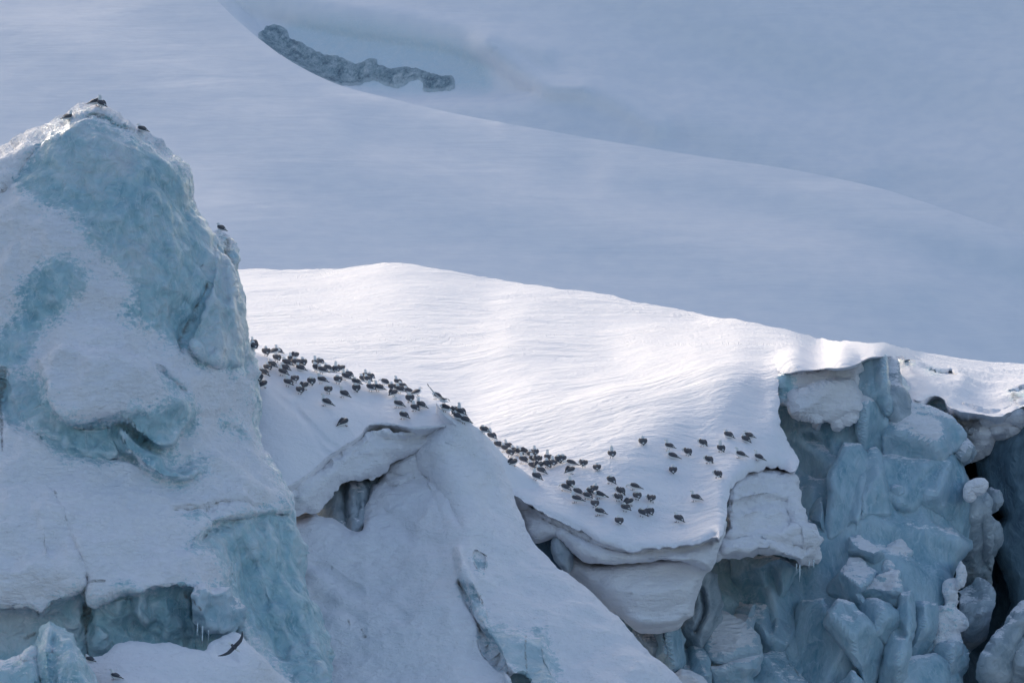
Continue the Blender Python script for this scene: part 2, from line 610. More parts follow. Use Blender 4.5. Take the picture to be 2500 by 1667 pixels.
M_deep = glacier('crevasse_ice', deep=(0.06, 0.10, 0.15), mid=(0.10, 0.17, 0.23), pale=(0.18, 0.27, 0.34), dimple=0.05, dimple_sc=0.9, milk=0.3,
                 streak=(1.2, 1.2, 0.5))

# sea-level snow and brash far below the cliffs, never seen but it bounces light
sea = bpy.data.meshes.new('sea_ice')
sea.from_pydata([(-900, 60, -18), (900, 60, -18), (900, 1200, -18), (-900, 1200, -18)], [], [(0, 1, 2, 3)])
sea.materials.append(plain('sea_ice', (0.20, 0.26, 0.32), 0.5))
so = bpy.data.objects.new('sea_ice', sea); COL.objects.link(so); tag(so, kind='structure')

far_ctrl = [(-1500, -350, 610), (-1500, 900, 515), (0, -350, 602), (600, -300, 594), (1250, -350, 588), (2500, -350, 574), (4000, -350, 568),
            (0, 900, 505), (1250, 900, 500), (2500, 900, 492), (4000, 900, 490), (600, 100, 563), (1400, 250, 545), (2300, 200, 545), (2500, 500, 521)]
relief('far_snow_slope', [(-1500, -350), (4000, -350), (4000, 950), (-1500, 950)], far_ctrl, M_far, step=11, jag=(0, 40), smooth=0,
       edge=(1, 0), thick=30, rim=False, cap=False, namp=((60, 0.9), (14, 0.12, (1, 1, 2))),
       feats=[('blob', [(540, -10), (640, 12), (780, 42), (900, 64), (1040, 84), (1130, 100), (1230, 128), (1300, 175), (1345, 228), (1290, 262), (1150, 275), (980, 275), (850, 250), (700, 180), (600, 110)], 42, ((900, 40), -0.4, (870, 235), -4.6)), ('line', [(500, -60), (640, -5), (780, 30), (900, 52), (1130, 90), (1250, 120), (1400, 185), (1560, 250), (1800, 330), (2100, 430)], 55, 1.3),
              ('line', [(1180, 118), (1240, 170), (1310, 210), (1370, 222), (1440, 218), (1500, 240), (1600, 300)], 32, 1.6),
              ('line', [(600, -22), (700, -2), (780, 14), (900, 36), (1040, 58), (1150, 82), (1250, 106), (1330, 140)], 20, 1.0), ('line', [(1195, 115), (1240, 160), (1290, 200), (1350, 222), (1420, 218)], 18, 0.9), ('line', [(1500, -100), (1900, 60), (2500, 230)], 90, 1.4), ('line', [(1700, 250), (2100, 330), (2500, 450)], 70, 1.2), ('line', [(1150, -60), (1500, 80), (2000, 240)], 60, -0.9), ('line', [(640, 60), (760, 85), (900, 110), (1050, 130), (1180, 170)], 60, -0.9),
              ('blob', [(1180, 240), (1300, 225), (1450, 215), (1560, 270), (1700, 370), (1500, 360), (1200, 320)], 130, 1.2)],
       ice=[[(700, 50), (860, 50), (930, 62), (1010, 80), (1130, 105), (1200, 150), (1210, 215), (1190, 240), (1130, 228), (1020, 235), (900, 230), (780, 190), (690, 120)]])
tag(bpy.data.objects['far_snow_slope'], kind='structure')

near_ctrl = [(-1500, -600, 505), (-1500, 900, 368), (-300, -300, 482), (0, 900, 370), (300, 0, 448), (700, 130, 432), (1300, 300, 420), (1900, 410, 411), (2500, 590, 400),
             (3600, 900, 392), (1250, 900, 378), (2500, 950, 382), (700, 500, 405), (1500, 600, 399), (2100, 650, 395)]
relief('near_snow_slope', [(-1500, -700), (-300, -380), (300, -160), (480, -40), (560, 30), (625, 78), (700, 130), (790, 175), (850, 198), (1000, 235), (1100, 258), (1300, 305), (1500, 350),
                           (1700, 385), (1900, 412), (2050, 440), (2200, 478), (2500, 585), (3000, 720), (3800, 880), (3800, 1700), (-1500, 1700)], near_ctrl, M_far,
       step=13, jag=(0.0, 90.0), smooth=1, edge=(50, 0.8), clampedge=[[(-300, -380), (300, -160), (480, -40), (560, 30), (625, 78), (700, 130), (790, 175), (850, 198), (1000, 235), (1200, 280)]],
       thick=3, drop=14, cap=False, rim=False, namp=((70, 1.0), (10, 0.07, (0.6, 1, 2.5))),
       feats=[('line', [(0, 60), (400, 260), (900, 420), (1500, 560), (2200, 700)], 90, 1.2), ('line', [(900, 330), (1300, 400), (1900, 520), (2500, 690)], 60, -0.8), ('line', [(-200, -50), (300, 120), (800, 300), (1300, 400)], 80, 0.9), ('line', [(1500, 430), (1900, 470), (2500, 640)], 50, 0.8)])
tag(bpy.data.objects['near_snow_slope'], kind='structure')

# band of bare ice in the hollow of the far slope
cave = bpy.data.objects.new('ice_band', None); cave.location = (-14, 552, 26); COL.objects.link(cave)
tag(cave, 'dark band of bare blue-grey ice exposed in the hollow of the far snow slope', 'ice band')
cf = relief('ice_face', Z(8, (296, 210), (325, 175), (350, 155), (410, 140), (460, 160), (478, 200), (490, 225), (560, 245), (610, 285), (650, 300), (700, 312), (780, 328), (830, 355), (870, 372),
                     (930, 350), (980, 338), (1000, 385), (1080, 400), (1150, 385), (1230, 395), (1320, 430), (1390, 435), (1432, 445), (1438, 525), (1330, 530), (1235, 525), (1260, 490), (1220, 455),
                     (1150, 490), (1100, 518), (1040, 500), (985, 455), (930, 475), (860, 495), (760, 500), (650, 470), (500, 400), (330, 280)),
       on_surface('far_snow_slope', -0.28), glacier('cave_ice', deep=(0.13, 0.19, 0.25), mid=(0.32, 0.43, 0.49), pale=(0.68, 0.74, 0.78), dimple=0.16, dimple_sc=0.5, edge=0.4, ice_rough=0.6, streak=(1.3, 1, 0.45), milk=0.7),
       step=5, jag=(3.5, 14), edge=(6, 0.3), thick=3, namp=((2.2, 0.04), (0.9, 0.05, (1.8, 1, .35))), ice0=1.0)
for q in (cf,):
    q.parent = cave; q.matrix_parent_inverse = Matrix.Translation(-cave.location)

field_out = ([(250, 700), (450, 668), (600, 655), (700, 657), (800, 655), (870, 647), (945, 640), (990, 645), (1100, 662), (1250, 686), (1400, 712), (1550, 736), (1700, 762), (1850, 790), (2000, 826), (2100, 842)]
             + Z(5, (1240, 112), (1400, 116), (1480, 128), (1600, 160), (1750, 188), (2000, 212), (2221, 232)) + [(2700, 905), (2700, 960), (2250, 900)]
             + Z(5, (1500, 215), (1400, 200), (1330, 195), (1250, 210), (1190, 235), (1160, 252), (1080, 262), (1020, 272), (950, 284), (850, 292), (730, 296), (668, 298), (661, 360), (657, 440), (652, 550), (660, 640),
                 (700, 720), (750, 800), (785, 850), (780, 890), (752, 935), (700, 905), (640, 885), (560, 890), (450, 935), (370, 985), (340, 1040), (322, 1120), (328, 1200), (312, 1290), (295, 1325), (270, 1350))
             + Z(4, (1780, 975), (1700, 1030), (1600, 1048), (1500, 1060), (1400, 1070), (1250, 1082), (1150, 1085), (1000, 1035), (850, 935), (700, 860), (600, 805), (500, 745), (410, 690), (340, 610), (180, 420), (100, 300))
             + [(900, 1000), (600, 930), (300, 900)])
field_ctrl = [(250, 690, 226), (500, 662, 226), (800, 655, 222), (950, 641, 218), (1100, 662, 214), (1400, 712, 206), (1700, 762, 197), (2000, 826, 186), (2250, 870, 176), (2700, 905, 172), (2700, 960, 162),
              (400, 830, 184), (800, 820, 184), (1250, 815, 181), (700, 740, 203), (1200, 750, 198), (1550, 790, 187),
              (600, 900, 168), (1000, 950, 163), (1150, 1010, 157.5), (1300, 950, 160), (1330, 1050, 150.5),
              (1500, 870, 171), (1500, 950, 156), (1500, 1020, 150.2), (1500, 1100, 146), (1500, 1200, 143), (1500, 1290, 141.0), (1500, 1335, 140.2),
              (1700, 845, 166), (1800, 842, 163), (1600, 860, 167.5), (1700, 950, 151.8), (1700, 1050, 147.8), (1720, 1150, 145.3), (1740, 1250, 142.2), (1660, 1330, 140.2),
              (1900, 880, 156), (1890, 960, 151.2), (1890, 1050, 148.2), (1945, 1130, 147.0), (1850, 1140, 145.8), (1790, 1180, 144.0),
              (2050, 852, 155.0), (1950, 852, 158), (2120, 850, 155.2), (2060, 868, 152.6), (2150, 860, 153.0), (2100, 885, 151.6), (2000, 905, 151.6), (2250, 890, 166),
              (1240, 1150, 144.3), (1300, 1200, 142.9), (1350, 1250, 141.4), (1420, 1300, 140.6), (1350, 1150, 144.6)]
T9 = lambda *p: Z(9, *p)
relief('snowfield', field_out, field_ctrl, M_slope, step=5.0, stepv=2.6, jag=(1.6, 30), smooth=1, edge=(30, 0.75),
       clampedge=[Z(5, (1400, 200), (1330, 195), (1250, 210), (1160, 252), (1020, 272), (850, 292), (668, 298), (661, 360), (657, 440), (652, 550), (660, 640),
                 (700, 720), (750, 800), (785, 850), (780, 890), (752, 935), (700, 905), (640, 885), (560, 890), (450, 935), (370, 985), (340, 1040), (322, 1120), (328, 1200), (312, 1290), (295, 1325), (270, 1350))
             + Z(4, (1780, 975), (1700, 1030), (1600, 1048), (1500, 1060), (1400, 1070), (1250, 1082), (1150, 1085), (1000, 1035), (850, 935), (700, 860), (600, 805), (500, 745), (410, 690), (340, 610))],
       thick=1.6, drop=0.1, cap=False, namp=((14, 0.10), (3.2, 0.05, (1, 0.6, 0.3)), (1.3, 0.015, (1, 0.6, 0.3))),
       track=[(T9((75, 170), (200, 195), (400, 240), (520, 268), (680, 293), (790, 318)), 2.0), (T9((130, 358), (350, 340), (500, 338), (620, 332), (740, 325), (790, 316), (1000, 318), (1250, 316)), 1.8),
              (T9((290, 415), (480, 378), (570, 385), (680, 360), (760, 340), (790, 322)), 2.0), (T9((790, 345), (1000, 372), (1100, 380)), 1.5), (T9((170, 86), (290, 75), (400, 55), (520, 38)), 1.5), (T9((1450, 345), (2200, 350)), 1.2),
              ([(1360, 880), (1420, 872), (1500, 878)], 4)])
fo = bpy.data.objects['snowfield']; tag(fo, kind='structure')
fo.data.materials.clear(); fo.data.materials.append(glacier('plateau_snow', ripple=0.009, ripple_rot=0.0, ripple_sc=(4.0, 6.0, 2.0), lump=0.03, fine=0.004, sast=0.15))
# ------------------------------------------------------------------ left: ridge A, ramp, tower
relief('snow_tongue', [(1060, 975), (1085, 985), (1100, 1003), (1130, 1018), (1165, 1036), (1187, 1055), (1219, 1090), (1245, 1118), (1290, 1150), (1340, 1190), (1300, 1240), (1262, 1222), (1223, 1175), (1190, 1130), (1150, 1080), (1110, 1045), (1070, 1010)],
       [(1080, 985, 141.2), (1165, 1037, 141.6), (1240, 1117, 143.4), (1223, 1170, 142.3), (1330, 1200, 143.4), (1290, 1235, 142.6), (1110, 1040, 140.9)], M_slope,
       step=5, jag=(0.8, 30), edge=(14, 0.25), thick=2.0, drop=1.0, namp=((14, 0.10), (1.3, 0.01)))
tag(bpy.data.objects['snow_tongue'], kind='structure')

A = bpy.data.objects.new('snow_cornice', None); A.location = (-4.5, 140, -3.4); COL.objects.link(A)
tag(A, 'long overhanging snow cornice between the ice tower and the central ramp, crowded with gulls', 'snow cornice')
def into(ob, parent):
    ob.parent = parent
    ob.matrix_parent_inverse = Matrix.Translation(-parent.location)
    return ob
a1 = relief('snow_top', Z(3, (-1100, 60), (-200, 90), (0, 130), (60, 155), (140, 185), (250, 222), (400, 262), (560, 300), (750, 345), (850, 372), (900, 390), (1000, 420), (1100, 442), (1200, 470), (1340, 528), (1450, 545), (1530, 575), (1590, 645),
                         (1640, 690), (1700, 725), (1720, 800), (1640, 790), (1560, 762), (1480, 775), (1400, 782), (1290, 792), (1200, 772), (1100, 752), (1000, 748), (945, 762), (925, 805), (890, 850), (740, 935), (640, 1005), (560, 1090), (450, 1170), (360, 1220), (200, 1300), (-1100, 1300)),
            [(280, 850, 144.0), (280, 1200, 137.5), (600, 850, 144.2), (600, 1000, 140.6), (600, 1200, 137.2), (700, 870, 144.2), (700, 960, 141.8), (700, 1100, 138.8), (720, 1185, 137.7), (850, 905, 144.3), (850, 980, 142.0), (850, 1070, 140.2), (760, 1140, 138.7),
             (980, 940, 144.0), (1000, 990, 142.2), (980, 1038, 141.2), (900, 1035, 141.1), (1080, 985, 142.2), (1080, 1035, 141.2), (1140, 1045, 141.3)], M_slope, step=4.5, jag=(1.4, 26), edge=(9, 0.3), thick=1.4, drop=0.5,
            namp=((14, 0.10), (3.0, 0.035), (1.1, 0.012)),
            feats=[('line', Z(3, (180, 455), (280, 540), (400, 640), (520, 740), (620, 860), (700, 900)), 6, -0.09), ('line', Z(3, (380, 580), (470, 720), (540, 830), (600, 930), (660, 960)), 6, -0.08)])
into(a1, A)
a2 = relief('ice_face', Z(3, (200, 1280), (370, 1205), (450, 1150), (560, 1075), (640, 990), (740, 915), (890, 830), (950, 790), (1100, 790), (1300, 820), (1420, 790), (1530, 760), (1600, 800), (1560, 860), (1500, 900), (1420, 960), (1330, 1000), (1210, 1012), (1110, 1010),
                       (1090, 1045), (1040, 1100), (960, 1135), (880, 1160), (730, 1168), (690, 1205), (640, 1290), (580, 1360), (520, 1392), (390, 1430), (200, 1440)),
            [(660, 1200, 137.8), (760, 1120, 138.9), (860, 1070, 140.2), (1000, 1060, 141.3), (1090, 1040, 141.4), (700, 1250, 138.0), (800, 1180, 139.2), (900, 1150, 140.5), (1000, 1110, 141.6)], M_rime, step=4.0, crag=(0.8, 0.05), jag=(3.0, 18), edge=(22, 0.6), thick=2.5,
            namp=((1.6, 0.10), (0.5, 0.035), (0.22, 0.015)), feats=[('line', Z(3, (960, 800), (1080, 850), (1200, 858), (1320, 850), (1420, 800)), 10, -0.25), ('line', Z(3, (940, 775), (1080, 812), (1200, 818), (1320, 805), (1400, 785)), 9, 0.3),
                                        ('line', Z(3, (420, 1300), (600, 1180), (760, 1020), (940, 940), (1200, 930)), 12, 0.12)])
into(a2, A)
a3 = relief('snow_roll', Z(3, (1440, 870), (1480, 840), (1540, 815), (1600, 800), (1650, 830), (1670, 880), (1665, 950), (1640, 970), (1590, 960), (1540, 955), (1500, 920)),
            [(1100, 1090, 140.9)], M_rime, step=4, jag=(1.5, 16), edge=(24, 0.8), thick=1.8, namp=((0.5, 0.03),))
into(a3, A)

relief('ice_block', Z(3, (480, 1380), (600, 1300), (700, 1150), (800, 1120), (1080, 1080), (1150, 1100), (1120, 1250), (960, 1300), (920, 1480), (880, 1600), (700, 1600), (500, 1500)),
       [(800, 1200, 141.6), (760, 1270, 141.2), (880, 1250, 141.0), (950, 1170, 142.6)], M_grey, step=4.5, jag=(2, 20), edge=(20, 0.5), thick=3, ice0=1.0,
       namp=((1.2, 0.12), (0.4, 0.05)), feats=[('line', Z(3, (800, 1200), (830, 1300), (810, 1400), (830, 1540)), 12, 0.35), ('line', Z(3, (880, 1200), (905, 1350), (890, 1500)), 10, 0.3), ('line', Z(3, (770, 1180), (760, 1300), (780, 1480)), 12, -0.3)])
tag(bpy.data.objects['ice_block'], 'dark grey glassy ice showing in the hollow under the left cornice', 'ice block')

ramp_out = Z(3, (200, 1460), (380, 1440), (520, 1402), (575, 1450), (690, 1458), (745, 1490), (800, 1532), (868, 1545), (888, 1500), (905, 1400), (897, 1310), (915, 1240), (940, 1190), (965, 1165), (990, 1180), (1010, 1150), (1030, 1090), (1080, 1030), (1200, 980), (1320, 970), (1400, 900), (1480, 840), (1540, 790), (1620, 700)) + \
    [(1125, 1040), (1150, 1075), (1190, 1125), (1222, 1172), (1237, 1212), (1262, 1262), (1290, 1306), (1345, 1355), (1430, 1430), (1500, 1492), (1570, 1555), (1635, 1622), (1690, 1680), (1800, 1800), (1800, 1950), (600, 1950), (600, 1400)]
ramp_ctrl = [(740, 1250, 139.6), (900, 1195, 141.2), (1000, 1190, 141.4), (960, 1140, 142.0), (1020, 1120, 141.8), (1080, 1120, 141.5), (1125, 1045, 141.1), (1222, 1172, 142.0), (1170, 1170, 141.0), (1100, 1230, 139.8), (1262, 1262, 140.2), (1345, 1355, 138.8), (1500, 1492, 136.8), (1690, 1680, 134.6),
             (780, 1350, 138.2), (950, 1350, 138.2), (1130, 1350, 137.6), (800, 1500, 136.0), (1000, 1500, 135.7), (1250, 1500, 135.6), (800, 1667, 133.4), (1050, 1667, 133.2), (1350, 1667, 133.4), (1550, 1667, 133.6), (900, 1900, 130), (1600, 1900, 130.5)]
relief('snow_ramp', ramp_out, ramp_ctrl, M_ramp, step=5.5, jag=(1.2, 30), edge=(26, 0.8), thick=4, drop=2, cap=False, namp=((5, 0.22), (1.5, 0.10, (1.3, 1, 0.6)), (0.5, 0.035)),
       feats=[('fold', Z(7, (900, 20), (960, 200), (1010, 330), (1040, 430), (1080, 600), (1115, 700)), 55, 0.45),
              ('blob', Z(7, (940, 560), (1010, 520), (1060, 640), (1120, 760), (1160, 900), (1150, 1000), (1300, 1010), (1400, 1040), (1500, 1040), (1560, 1200), (1620, 1400), (1250, 1400), (1210, 1190), (1140, 1080), (1060, 920), (990, 760)), 18, 0.55),
              ('blob', Z(7, (980, 730), (1050, 740), (1140, 840), (1150, 960), (1110, 960), (1060, 900)), 16, -0.35),
              ('line', Z(7, (990, 760), (1040, 880), (1090, 980), (1130, 1080), (1210, 1200), (1300, 1300)), 5, -0.5),
              ('blob', Z(7, (1080, 560), (1140, 560), (1150, 620), (1130, 690), (1095, 640)), 10, -0.25),
              ('blob', Z(7, (1280, 1290), (1380, 1270), (1400, 1400), (1300, 1400)), 10, -1.0),
              ('line', Z(7, (130, 630), (230, 660), (320, 740), (400, 780)), 14, -0.2), ('line', Z(7, (140, 810), (280, 880), (400, 960)), 16, -0.16), ('line', Z(7, (460, 300), (600, 400), (750, 520), (850, 540)), 22, -0.25),
              ('line', Z(7, (600, 870), (640, 920), (665, 970)), 14, -0.08), ('line', Z(7, (430, 1010), (450, 1060)), 5, -0.1), ('line', Z(7, (780, 150), (850, 250), (1000, 320)), 30, -0.3),
              ('line', Z(3, (1060, 1060), (1120, 1140), (1240, 1150), (1340, 1100)), 9, -0.12), ('line', Z(3, (1050, 1100), (1110, 1180), (1230, 1190), (1320, 1140)), 8, 0.1), ('line', Z(3, (1040, 1140), (1100, 1225), (1200, 1240), (1290, 1190)), 9, -0.12), ('line', Z(3, (1120, 1060), (1200, 1090), (1300, 1050)), 8, 0.08), ('blob', Z(3, (1330, 1080), (1420, 1060), (1560, 1200), (1640, 1400), (1700, 1560), (1600, 1560), (1480, 1300), (1380, 1200)), 14, -0.2)],
       ice=[Z(7, (1110, 1040), (1160, 990), (1300, 1030), (1400, 1050), (1500, 1010), (1520, 1100), (1560, 1200), (1600, 1400), (1240, 1400), (1330, 1290), (1290, 1230), (1230, 1190), (1180, 1150)),
            Z(7, (1085, 590), (1130, 585), (1145, 640), (1130, 680), (1100, 640)), Z(7, (1290, 1290), (1380, 1270), (1400, 1400), (1280, 1400)), Z(7, (985, 745), (1030, 770), (1110, 830), (1140, 950), (1150, 1000), (1110, 960), (1040, 860))],
       dirt=[(Z(7, (355, 955), (365, 985)), 5), (Z(7, (430, 1010), (445, 1050)), 4), (Z(7, (1375, 1050), (1385, 1250)), 4), (Z(7, (1130, 820), (1150, 950)), 4), (Z(7, (985, 760), (1010, 800)), 5)])
tag(bpy.data.objects['snow_ramp'], kind='structure')

T = bpy.data.objects.new('ice_tower', None); T.location = (-10, 132, -10); COL.objects.link(T)
tag(T, 'tall teal ice tower on the left with gulls on its pointed snowy top', 'ice tower')
tower_out = Z(1, (-1200, 900), (-300, 560), (0, 462), (60, 420), (130, 382), (200, 346), (260, 312), (325, 272), (368, 248), (385, 225), (405, 200), (440, 180), (490, 170), (540, 178), (600, 212), (660, 245), (730, 286), (790, 325), (850, 370), (900, 405), (950, 450), (1000, 510),
                  (1038, 560), (1050, 600), (1070, 660), (1085, 720), (1108, 772), (1130, 800), (1165, 808), (1200, 835), (1250, 865), (1280, 890), (1295, 930), (1310, 985), (1310, 1040), (1315, 1120), (1325, 1190), (1342, 1240), (1335, 1300), (1338, 1360), (1330, 1400), (1340, 1460)) + \
    Z(2, (1272, 0), (1283, 80), (1292, 200), (1305, 300), (1308, 370), (1340, 440), (1390, 510), (1440, 590), (1465, 625), (1476, 690), (1478, 760), (1485, 900), (1500, 1000), (1530, 1100), (1570, 1200), (1600, 1300), (1620, 1400), (1645, 1480), (1660, 1568), (1690, 1900), (-800, 2000), (-2400, 1900))
tower_ctrl = [(-500, 700, 133.5), (-500, 1300, 127.5), (-500, 1700, 123.5), (0, 420, 134), (220, 262, 134.2), (380, 340, 134.4), (490, 440, 134.8), (540, 560, 135), (610, 620, 135.2), (620, 850, 134.6), (625, 1000, 133.8),
              (300, 400, 132.9), (200, 500, 132.2), (400, 600, 132.3), (450, 800, 132.0), (480, 700, 132.6), (560, 800, 133.2), (580, 950, 132.8),
              (100, 560, 131.9), (200, 700, 131.2), (100, 800, 130.6), (300, 900, 129.8), (420, 950, 130.3), (150, 1000, 129.0), (0, 1000, 129.2),
              (200, 1170, 127.9), (400, 1150, 129.2), (550, 1100, 131.0), (700, 1220, 131.2), (620, 1220, 129.8), (200, 1300, 125.9), (400, 1350, 125.9), (0, 1400, 124.8), (500, 1400, 126.2),
              (200, 1450, 124.7), (420, 1450, 124.9), (200, 1600, 125.2), (420, 1600, 125.4), (600, 1400, 128.2), (680, 1400, 129.3), (700, 1600, 128.2), (600, 1600, 127.0), (740, 1667, 127.5), (0, 1600, 124.6)]
ice_main = Z(1, (215, 400), (300, 330), (370, 270), (440, 215), (500, 225), (560, 245), (660, 300), (760, 350), (860, 410), (960, 480), (1030, 560), (1050, 640), (1085, 735), (1120, 800), (1200, 850), (1285, 900), (1330, 1000), (1350, 1240), (1350, 1568), (1300, 1600), (1180, 1568), (1080, 1560), (1020, 1500),
             (955, 1460), (900, 1430), (850, 1395), (760, 1360), (680, 1330), (620, 1280), (700, 1190), (640, 1090), (590, 1010), (540, 950), (480, 930), (440, 850), (380, 790), (330, 735), (230, 740), (160, 700), (120, 640), (70, 610), (80, 540), (130, 500), (150, 460))
